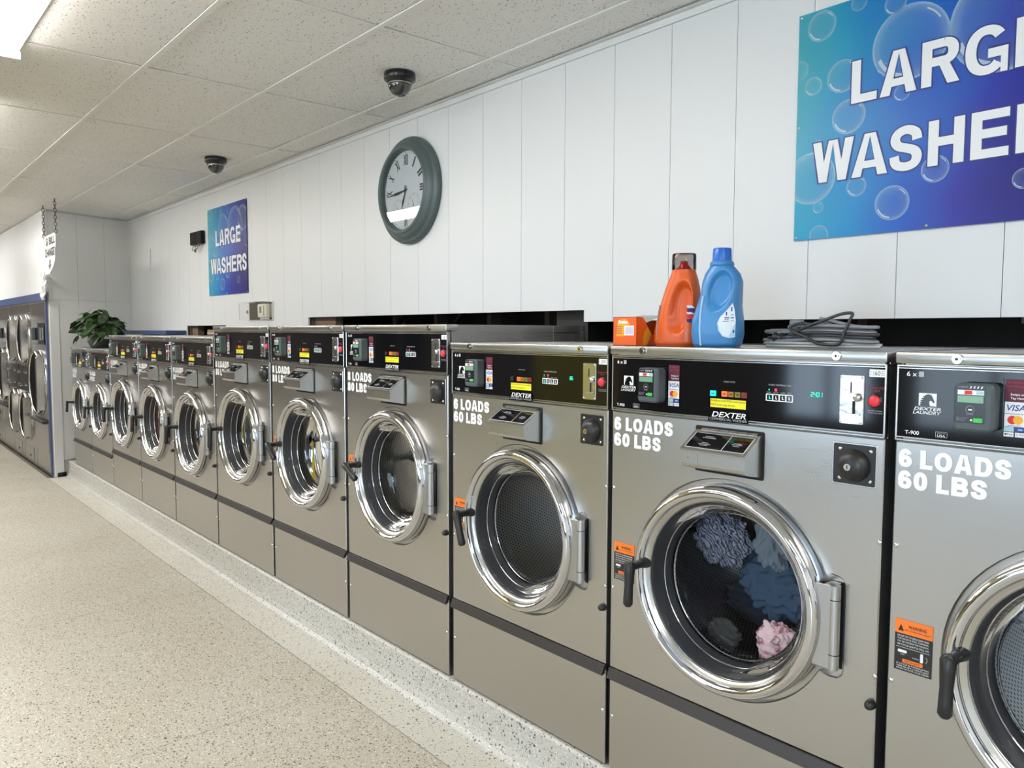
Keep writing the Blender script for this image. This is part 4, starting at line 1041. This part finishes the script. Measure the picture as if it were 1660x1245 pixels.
# ================================================================== DETERGENT AND CORD ON THE WASHER TOP
TOP6 = .172 + 1.404
def loft(mb, sections, n=40, m=0):
    """sections: (z, cx, rx, ry, power) super-ellipses"""
    vs = []
    for z, cx_, rx, ry, pw in sections:
        for i in range(n):
            a = 2 * math.pi * i / n; c, s_ = math.cos(a), math.sin(a)
            vs.append((cx_ + rx * math.copysign(abs(c) ** (2 / pw), c), ry * math.copysign(abs(s_) ** (2 / pw), s_), z))
    k_ = len(sections)
    mb.add(vs, [(j * n + i, j * n + (i + 1) % n, (j + 1) * n + (i + 1) % n, (j + 1) * n + i) for j in range(k_ - 1) for i in range(n)], m, True)
    mb.add(vs[:n], [tuple(range(n))[::-1]], m); mb.add(vs[-n:], [tuple(range(n))], m)
def dent(mb, cx_, cz_, rx, rz, depth, tilt=0.):
    """press a grip hollow into the broad faces"""
    c, s_ = math.cos(tilt), math.sin(tilt)
    for i, (x, y, z) in enumerate(mb.v):
        dx, dz_ = x - cx_, z - cz_; a, b = (dx * c + dz_ * s_) / rx, (-dx * s_ + dz_ * c) / rz; q = a * a + b * b
        if q < 1: f_ = min(1, (1 - q) * 2.2); mb.v[i] = (x, y - math.copysign(depth * f_, y) if abs(y) > .012 else y, z)
def interp(keys, n):
    out = []
    for k_ in range(len(keys) - 1):
        for i in range(n):
            t = i / n; out.append(tuple(a + (b - a) * t for a, b in zip(keys[k_], keys[k_ + 1])))
    return out + [keys[-1]]
ob = empty('detergent_bottle', (-1.500, 1.990, TOP6)); ob.rotation_euler = (0, 0, R(8)); ob.scale = (.86, .9, .985); tag(ob, 'orange detergent bottle with a clear grey cap', 'bottle', 'detergent bottles')
def obody(mb):
    keys = [(0, 0, .080, .046, 3.2), (.010, 0, .086, .053, 3.2), (.045, .001, .087, .055, 3.2), (.09, .004, .080, .054, 3.0), (.14, .009, .071, .050, 2.8), (.18, .014, .062, .046, 2.6), (.21, .017, .052, .043, 2.4), (.230, .018, .044, .041, 2.1), (.240, .018, .0415, .041, 2)]
    loft(mb, interp(keys, 6), 88); dent(mb, .030, .120, .040, .085, .030, R(-8))
part('body', ob, 'obb', obody, 'bottle_orange')
part('level_strip', ob, 'obs', lambda mb: mb.tube([(-.060, -.0475, .02), (-.060, -.0478, .06), (-.056, -.0462, .10), (-.051, -.044, .13)], .0028, 8, flat=.4), 'cord_grey')
part('label', ob, 'obl', lambda mb: [mb.add([(.064, -.052 + .004 * 0, z0), (.0865, -.040, z0), (.0865 - .012, -.040, z1), (.060, -.051, z1)], [(0, 1, 2, 3)], m_) for z0, z1, m_ in ((.075, .085, 0), (.086, .099, 2), (.100, .106, 1), (.107, .118, 0), (.119, .127, 1))], ('label_navy', 'label_white', 'card_red'))
part('cap', ob, 'obc', lambda mb: (mb.lathe([(.0425, .2402), (.0432, .243), (.0422, .287), (.040, .2905)], (.018, 0, 0), 'z', 36, 0), mb.lathe([(.040, .2905), (.034, .2885), (.0005, .2885)], (.018, 0, 0), 'z', 36, 0)), 'glass_smoke')
part('spout', ob, 'obp', lambda mb: mb.lathe([(.030, .2403), (.024, .246), (.014, .258), (.012, .268), (.0005, .269)], (.018, 0, 0), 'z', 24), 'card_red')
bb_ = empty('detergent_bottle', (-1.343, 1.975, TOP6)); bb_.rotation_euler = (0, 0, R(12)); bb_.scale = (.83, .9, 1); tag(bb_, 'light blue detergent bottle with a darker blue cap', 'bottle', 'detergent bottles')
def bbody(mb):
    keys = [(0, -.004, .076, .046, 3.4), (.008, -.004, .083, .053, 3.4), (.04, -.003, .090, .056, 3.4), (.08, -.003, .0885, .056, 3.2), (.12, .002, .077, .054, 3.0), (.16, .010, .071, .050, 2.8), (.19, .012, .071, .046, 2.6), (.215, .011, .062, .042, 2.4), (.234, .009, .045, .038, 2.2), (.240, .008, .040, .036, 2)]
    loft(mb, interp(keys, 6), 88); dent(mb, .020, .165, .043, .062, .020, R(-18))
part('body', bb_, 'bbb', bbody, 'bottle_blue')
part('collar', bb_, 'bbk', lambda mb: mb.lathe([(.0395, .2385), (.0425, .242), (.0400, .250), (.034, .2535), (.0005, .2535)], (.008, 0, 0), 'z', 36), 'bottle_blue')
part('cap', bb_, 'bbc', lambda mb: mb.lathe([(.0335, .2537), (.0332, .262), (.0318, .288), (.0300, .2905), (.015, .2880), (.0005, .2880)], (.008, 0, 0), 'z', 36), 'cap_blue')
part('level_strip', bb_, 'bbs', lambda mb: mb.tube([(-.040, -.0555, .005), (-.045, -.0565, .05), (-.044, -.0555, .09), (-.040, -.0535, .125), (-.037, -.051, .150)], .0038, 8, flat=.35), 'bottle_stripe')
def blabel(mb):
    poly = [(.020, .070), (.024, .050), (.040, .032), (.062, .027), (.080, .030), (.081, .080), (.076, .110), (.070, .128), (.050, .105), (.030, .088)]
    def yv(x, z): return -.0572 + max(0, x - .045) * .36 + max(0, z - .09) * .08
    mb.add([(x, yv(x, z), z) for x, z in poly] + [(.05, yv(.05, .07), .07)], [(i, (i + 1) % 10, 10) for i in range(10)], 0)
    mb.add([(x, yv(x, z) - .0004, z) for x, z in [(.020, .068), (.026, .050), (.040, .034), (.062, .029), (.079, .032), (.080, .066)]], [(0, 1, 2, 3, 4, 5)], 1)
    for x, z, ww, hh_ in ((.046, .084, .016, .003), (.066, .084, .010, .003), (.050, .092, .004, .010), (.066, .104, .004, .012), (.040, .074, .020, .0015), (.066, .076, .010, .0015), (.046, .079, .014, .0015), (.073, .042, .005, .008), (.066, .093, .009, .002)):
        mb.add([(a, yv(a, b) - .0008, b) for a, b in ((x, z), (x + ww, z), (x + ww, z + hh_), (x, z + hh_))], [(0, 1, 2, 3)], 2)
    for i in range(7): mb.add([(a, yv(a, b) - .0008, b) for a, b in ((.034, .036 + i * .0042), (.074, .036 + i * .0042), (.074, .0368 + i * .0042), (.034, .0368 + i * .0042))], [(0, 1, 2, 3)], 3)
part('label', bb_, 'bbl', blabel, ('label_white', 'label_aqua', 'label_navy', 'card_pale'))
# opened carton of dryer sheets, turned a little
ca = empty('dryer_sheet_box', (-1.697, 1.905, TOP6)); tag(ca, 'orange opened cardboard box beside the orange bottle', 'box')
CW, CLn, CH = .097, .150, .092
def carton(mb):
    T = .0016; h = CH
    mb.box(0, CW, 0, CLn, .0005, .002, 1)
    mb.box(0, CW, 0, T, .0005, h, 0)                                   # end with the barcode
    mb.box(0, T, 0, CLn, .0005, h, 0)                                  # far side
    mb.box(0, CW, CLn - T, CLn, .0005, h * .9, 0)
    mb.prism([(T, .0005), (CLn, .0005), (CLn, .040), (.078, .034), (.070, .040), (.032, h * .97), (T, h)], CW - T, CW, 0, 'yz')   # torn open side
    mb.box(0, CW, 0, .034, h - T, h, 0)
    mb.add([(CW + .0012, T, .0008), (CW + .0012, .050, .0008), (CW + .0012, .076, .036), (CW + .0012, .034, h * .95), (CW + .0012, T, h)], [(0, 1, 2, 3, 4)], 0)
    mb.add([(CW + .0016, .030, .0010), (CW + .0016, .050, .0010), (CW + .0016, .075, .036), (CW + .0016, .052, .060), (CW + .0016, .036, .040)], [(0, 1, 2, 3, 4)], 2)
part('carton', ca, 'car', carton, ('box_orange', 'box_inside', 'box_amber', 'cord_pale'))
def clab(mb):
    X = -.0004
    mb.add([(.012, X, .030), (.050, X, .030), (.070, X, .072), (.052, X, .086), (.020, X, .080)], [(0, 1, 2, 3, 4)], 2)
    mb.text('Bounce', .022, .062, .070, .082, X - .0006, 0, .06, .3)
    mb.rect(.048, .088, .033, .064, X - .0004, 0)
    for i in range(8): mb.rect(.053 + i * .0042, .0545 + i * .0042 + (i % 3) * .0007, .037, .060, X - .0008, 1)
    for i in range(4): mb.rect(.010, .038, .060 - i * .007, .062 - i * .007, X - .0003, 4)
part('print', ca, 'cap_', clab, ('white_print', 'barcode', 'box_amber', 'box_orange', 'maroon_text'))
part('inner_flap', ca, 'caf', lambda mb: (mb.add([(CW - .004, .034, .090), (CW - .002, .074, .056), (CW - .030, .086, .066), (CW - .036, .044, .094)], [(0, 1, 2, 3)], 0), mb.add([(CW - .010, .039, .0915), (CW - .006, .076, .060), (CW - .012, .078, .0625), (CW - .017, .041, .0930)], [(0, 1, 2, 3)], 1), mb.add([(CW - .024, .043, .0935), (CW - .020, .082, .0650), (CW - .026, .085, .0670), (CW - .032, .045, .0950)], [(0, 1, 2, 3)], 2)), ('card_green', 'grey_print', 'sticker_yellow'))
part('inner_lining', ca, 'cai', lambda mb: mb.add([(.004, .05, .088), (CW - .02, .06, .070), (CW - .012, .145, .098), (.006, .145, .100)], [(0, 1, 2, 3)]), 'cord_pale')

# folded power cord
cd = empty('power_cord', (-1.085, 2.13, TOP6)); tag(cd, 'folded grey power cord bundle lying on a washer top', 'cord')
def smooth(pts, n=6):
    pts = [Vector(p) for p in pts]; o = []
    for i in range(len(pts) - 1):
        p0, p1, p2, p3 = pts[max(i - 1, 0)], pts[i], pts[i + 1], pts[min(i + 2, len(pts) - 1)]
        for k_ in range(n):
            t = k_ / n
            o.append(.5 * ((2 * p1) + (-p0 + p2) * t + (2 * p0 - 5 * p1 + 4 * p2 - p3) * t * t + (-p0 + 3 * p1 - 3 * p2 + p3) * t ** 3))
    return o + [pts[-1]]
def coil(mb):
    for k_ in range(9):
        z = .018 + .0046 * k_ + (k_ % 3) * .0012; y = -.035 + .009 * (k_ % 4); a = -.185 + .010 * (k_ % 5); b = .150 - .012 * (k_ % 4)
        if k_ in (7, 8): a += .05
        q = [(a + .03, y, z), (a, y + .012, z + .003), (a + .02, y + .028, z + .004), (a + .12, y + .020, z + .006), (-.01, y + .012, z + .010 + .002 * k_), (b - .06, y + .010, z + .004), (b, y + .004, z + .001), (b + .008, y - .010, z), (b - .03, y - .016, z + .001), (.0, y - .012, z + .006), (a + .05, y - .006, z)]
        mb.tube(smooth(q), .0050, 8, (0, 1, 0, 0, 1, 0, 0, 1, 0)[k_])
part('coils', cd, 'cdc', coil, ('cord_grey', 'cord_dark'))
part('tie_loop', cd, 'cdl', lambda mb: mb.tube(smooth([(-.075, -.052, .040), (-.04, -.056, .058), (.02, -.058, .078), (.065, -.055, .094), (.095, -.052, .096), (.092, -.055, .080), (.078, -.058, .045), (.068, -.058, .018), (.050, -.056, .010), (.0, -.058, .014), (-.03, -.060, .030), (-.075, -.056, .046), (-.085, -.05, .060), (-.06, -.045, .070), (-.02, -.045, .066)]), .0045, 8), 'cord_dark')
part('flat_lead', cd, 'cdf', lambda mb: (mb.tube(smooth([(-.165, -.045, .0042), (-.05, -.050, .0042), (.08, -.046, .0045), (.17, -.040, .0048)]), .0042, 8), mb.tube(smooth([(-.165, -.030, .0045), (-.165, -.044, .0125), (-.05, -.048, .0125), (.08, -.046, .0125), (.172, -.038, .010)]), .0042, 8)), 'cord_pale')
part('plug', cd, 'cdp', lambda mb: mb.box(-.100, -.062, -.035, -.012, .058, .080, 0, .005, 2), 'cord_grey')

# ================================================================== PLANT
pt = empty('potted_plant', (-9.08, 2.07, .172 + 1.269)); tag(pt, 'leafy green pothos plant in a bowl on the smallest washers', 'plant')
part('pot', pt, 'ptp', lambda mb: mb.lathe([(.001, 0), (.085, 0), (.095, .01), (.125, .075), (.128, .09), (.120, .090), (.114, .075), (.001, .072)], axis='z', n=32), 'pot')
part('soil', pt, 'pts', lambda mb: mb.lathe([(.116, .078), (.06, .082), (.001, .083)], axis='z', n=24), 'soil')
def leafmesh(mb, m=0):
    prof_ = [(0, .004), (.012, .030), (.035, .044), (.065, .046), (.095, .034), (.120, .014), (.138, 0)]
    vs = []; fs = []
    for i, (l, w_) in enumerate(prof_):
        zz = -.9 * l * l + .004
        vs += [(l, -w_, zz + w_ * .18), (l, 0, zz), (l, w_, zz + w_ * .18)]
    for i in range(len(prof_) - 1): fs += [(3 * i, 3 * i + 1, 3 * i + 4, 3 * i + 3), (3 * i + 1, 3 * i + 2, 3 * i + 5, 3 * i + 4)]
    mb.add(vs, fs, m, True)
    mb.tube([(-.05, 0, -.012), (-.02, 0, 0), (.004, 0, .004)], .0022, 5, 1)
lr = random.Random(21); stems = MB()
for k_ in range(230):
    a = lr.uniform(0, 2 * math.pi); rr_ = lr.random() ** .55
    dx, dy = math.cos(a) * rr_ * .44 - .03, math.sin(a) * rr_ * .20
    hz = .15 + (1 - rr_ ** 2) * lr.uniform(.10, .24) + lr.uniform(-.05, .06)
    if rr_ > .75: hz = lr.uniform(.10, .28)
    young = hz < .15 and dx < -.1 and lr.random() < .8
    o = part('leaf', pt, 'leaf_y' if young else 'leaf_d', leafmesh, ('leaf_young' if young else 'leaf', 'stem'), (dx, dy, hz))
    q = lr.uniform(.50, .92); o.scale = (q, q, q)
    o.rotation_euler = (lr.uniform(-.6, .6), lr.uniform(-.15, 1.0), a + lr.uniform(-.7, .7))
    if k_ % 3 == 0: stems.tube(smooth([(dx * .12, dy * .12, .08), (dx * .5, dy * .5, .10 + hz * .55), (dx * .95, dy * .95, hz - .01)], 4), .0032, 5)
stems.build('stems', pt, 'stem')

# ================================================================== HANGING BILL CHANGER SIGN
hs = empty('hanging_sign', (-9.16, 1.655, 2.20)); hs.scale = (1.4, 1, 1); tag(hs, 'white bill changer sign hanging on chains by the dryers', 'sign')
def bend(x, z): return -.10 * max(0, .22 - z) ** 1.5 - .55 * max(0, x - .06) ** 2 * (1 if z < .25 else .4)
def sheet(mb):
    nx, nz_ = 8, 12; g_ = []
    for j in range(nz_ + 1):
        for i in range(nx + 1):
            x = -.215 + .43 * i / nx; z = .40 * j / nz_; x2 = x - (.16 * (1 - z / .16) ** 2 if z < .16 and x > 0 else 0) * (x / .215)
            g_.append((x2, bend(x, z), z))
    o = [(x, y + .003, z) for x, y, z in g_]; n_ = len(g_)
    fs = [(j * (nx + 1) + i, j * (nx + 1) + i + 1, (j + 1) * (nx + 1) + i + 1, (j + 1) * (nx + 1) + i) for j in range(nz_) for i in range(nx)]
    mb.add(g_, fs, 0, True); mb.add(o, [f_[::-1] for f_ in fs], 0, True)
part('sheet', hs, 'hss', sheet, 'bill_sign')
def htxt(mb):
    k0 = len(mb.v); mb.text('$ BILL', -.14, .185, .285, .375, 0, 0, .03); mb.text('CHANGER', -.19, .185, .175, .265, 0, 0, .03)
    mb.add([(.02, 0, .145), (-.035, 0, .145), (-.035, 0, .095), (-.065, 0, .095), (-.01, 0, .035), (.05, 0, .095), (.02, 0, .095)], [tuple(range(7))], 1)
    mb.v = [(x, bend(x, z) - .0015, z) for x, y, z in mb.v]
part('lettering', hs, 'hst', htxt, ('sign_ink', 'arrow_green'))
def chain(mb):
    z = .39; k_ = 0
    while z < .715:
        pts = []
        for i in range(13):
            a = 2 * math.pi * i / 12; u = .013 * math.cos(a); v = .022 * math.sin(a)
            pts.append((u if k_ % 2 else 0, 0 if k_ % 2 else u, z + .018 + v))
        mb.tube(pts, .0035, 6, 0, False); z += .034; k_ += 1
for dx in (-.21, .21): part('chain', hs, 'hsc', chain, 'chain_metal', (dx, 0, 0))
pb = MB(); g_ = []
lr2 = random.Random(5)
for j in range(10):
    for i in range(6): g_.append((-.11 + .22 * i / 5 + lr2.uniform(-.012, .012) - .05 * (1 - j / 9), lr2.uniform(-.018, .018), .30 * j / 9))
pb.add(g_, [(j * 6 + i, j * 6 + i + 1, j * 6 + i + 7, j * 6 + i + 6) for j in range(9) for i in range(5)], 0, False)
pb.add([(x, y + .003, z) for x, y, z in g_], [(j * 6 + i, j * 6 + i + 6, j * 6 + i + 7, j * 6 + i + 1) for j in range(9) for i in range(5)], 0, False)
hp = pb.build('plastic_bag', None, 'bag_white', (-9.52, 1.645, 1.945)); tag(hp, 'crumpled white plastic hanging below the bill changer sign', 'plastic bag')

# ================================================================== DRYERS
def dryer_door(mb, Rr):
    mb.lathe([(Rr, 0), (Rr, -.045), (Rr - .008, -.060), (Rr - .022, -.063), (Rr - .030, -.056), (Rr - .033, -.03)], n=48, m=0)
    mb.lathe([(Rr + .012, 0), (Rr + .014, -.012), (Rr, -.014)], n=48, m=2)
    mb.box(Rr - .035, Rr + .005, -.100, -.02, -Rr * .82, Rr * .82, 0, .006)
def dryer(x0, x1, kind, lab):
    r = empty('tumble_dryer', (x0, DRY, 0)); w_ = x1 - x0; tag(r, lab, 'dryer', 'stainless dryers built into the wall')
    k = kind
    sl = .24 if kind == 'single' else 0
    part('cabinet', r, ('dcab', k), lambda mb: mb.prism([(.004, 0), (w_ - .004, 0), (w_ - .012 - sl, .60), (.004, .60)], .235, 1.935, 0, 'xy'), 'stainless_dryer')
    base = part('base_panel', r, ('dbase', k), lambda mb: mb.prism([(.006, .01), (w_ - .008, .01), (w_ - .016 - sl, .58), (.006, .58)], .0005, .233, 0, 'xy'), 'stainless_dryer')
    if kind == 'stack':
        part('vent_panel', base, 'dvent', lambda mb: (mb.box(w_ * .25, w_ * .75, .004, .0095, .04, .20, 0, .002), mb.box(w_ * .45, w_ * .55, -.001, .0035, .085, .105, 1)), ('hinge_metal', 'black_plastic'))
        spots = [(w_ / 2, 1.515, .29), (w_ / 2, .585, .29)]
        ct = part('control_box', r, 'dctl', lambda mb: mb.box(.02, w_ - .02, -.030, -.001, .885, 1.195, 0, .004), 'black_plastic')
        for z in (.96, 1.11):
            part('coin_slide', ct, 'dcs', lambda mb: mb.box(-.05, .05, -.075, -.0305, -.02, .02, 0, .004), 'chrome', (w_ * .3, 0, z))
            part('indicator', ct, 'dci', lambda mb: (mb.box(-.06, .06, -.033, -.0305, -.03, .03, 0), mb.box(-.05, .05, -.034, -.0331, -.008, .004, 1)), ('kick_dark', 'grey_print'), (w_ * .65, 0, z))
        part('header_panel', r, 'dhd', lambda mb: mb.box(.02, w_ - .02, -.004, -.001, 1.83, 1.925, 0, .001), 'satin')
    else:
        spots = [(w_ / 2, 1.03, .36)]
        ct = part('control_box', r, 'dct2', lambda mb: mb.box(.04, w_ - .06, -.010, -.001, 1.46, 1.70, 0, .004), 'gloss_black')
        part('coin_slide', ct, 'dcs2', lambda mb: mb.box(-.03, .03, -.030, -.0105, -.07, .07, 0, .003), 'chrome', (w_ * .72, 0, 1.58))
        part('card_reader', ct, 'dcr2', lambda mb: mb.box(-.05, .05, -.050, -.0105, -.07, .07, 0, .006), 'slate', (w_ * .30, 0, 1.58))
        part('header_panel', r, 'dhd2', lambda mb: mb.box(.02, w_ - .02, -.004, -.001, 1.735, 1.925, 0, .001), 'satin')
        part('lint_drawer', r, 'dld', lambda mb: mb.box(.02, w_ - .04, -.006, -.001, .25, .58, 0, .003), 'stainless_dryer')
        part('lint_handle', r, 'dlh', lambda mb: mb.box(.03, w_ - .05, -.060, -.0065, .585, .62, 0, .008), 'kick_dark')
    for cx_, cz_, q in spots:
        d = part('door', r, ('ddoor', q), lambda mb: dryer_door(mb, q), ('satin', 'gloss_black', 'chrome'), (cx_, -.001, cz_))
        part('door_glass', d, ('dglass', q), lambda mb: mb.lathe([(q - .032, -.052), (q - .05, -.047), (.001, -.040)], n=40), 'dryer_glass')
dryer(-10.575, -9.735, 'single', 'single-door stainless dryer next to the white corner post')
dryer(-11.370, -10.580, 'stack', 'stacked two-door dryer beside the corner dryer')
dryer(-12.165, -11.375, 'stack', 'stacked two-door dryer between the other stack and the far single-door dryer')
dryer(-13.010, -12.170, 'single', 'single-door stainless dryer beyond the two stacked dryers')
dryer(-13.805, -13.015, 'stack', 'stacked two-door dryer farthest from the corner post')
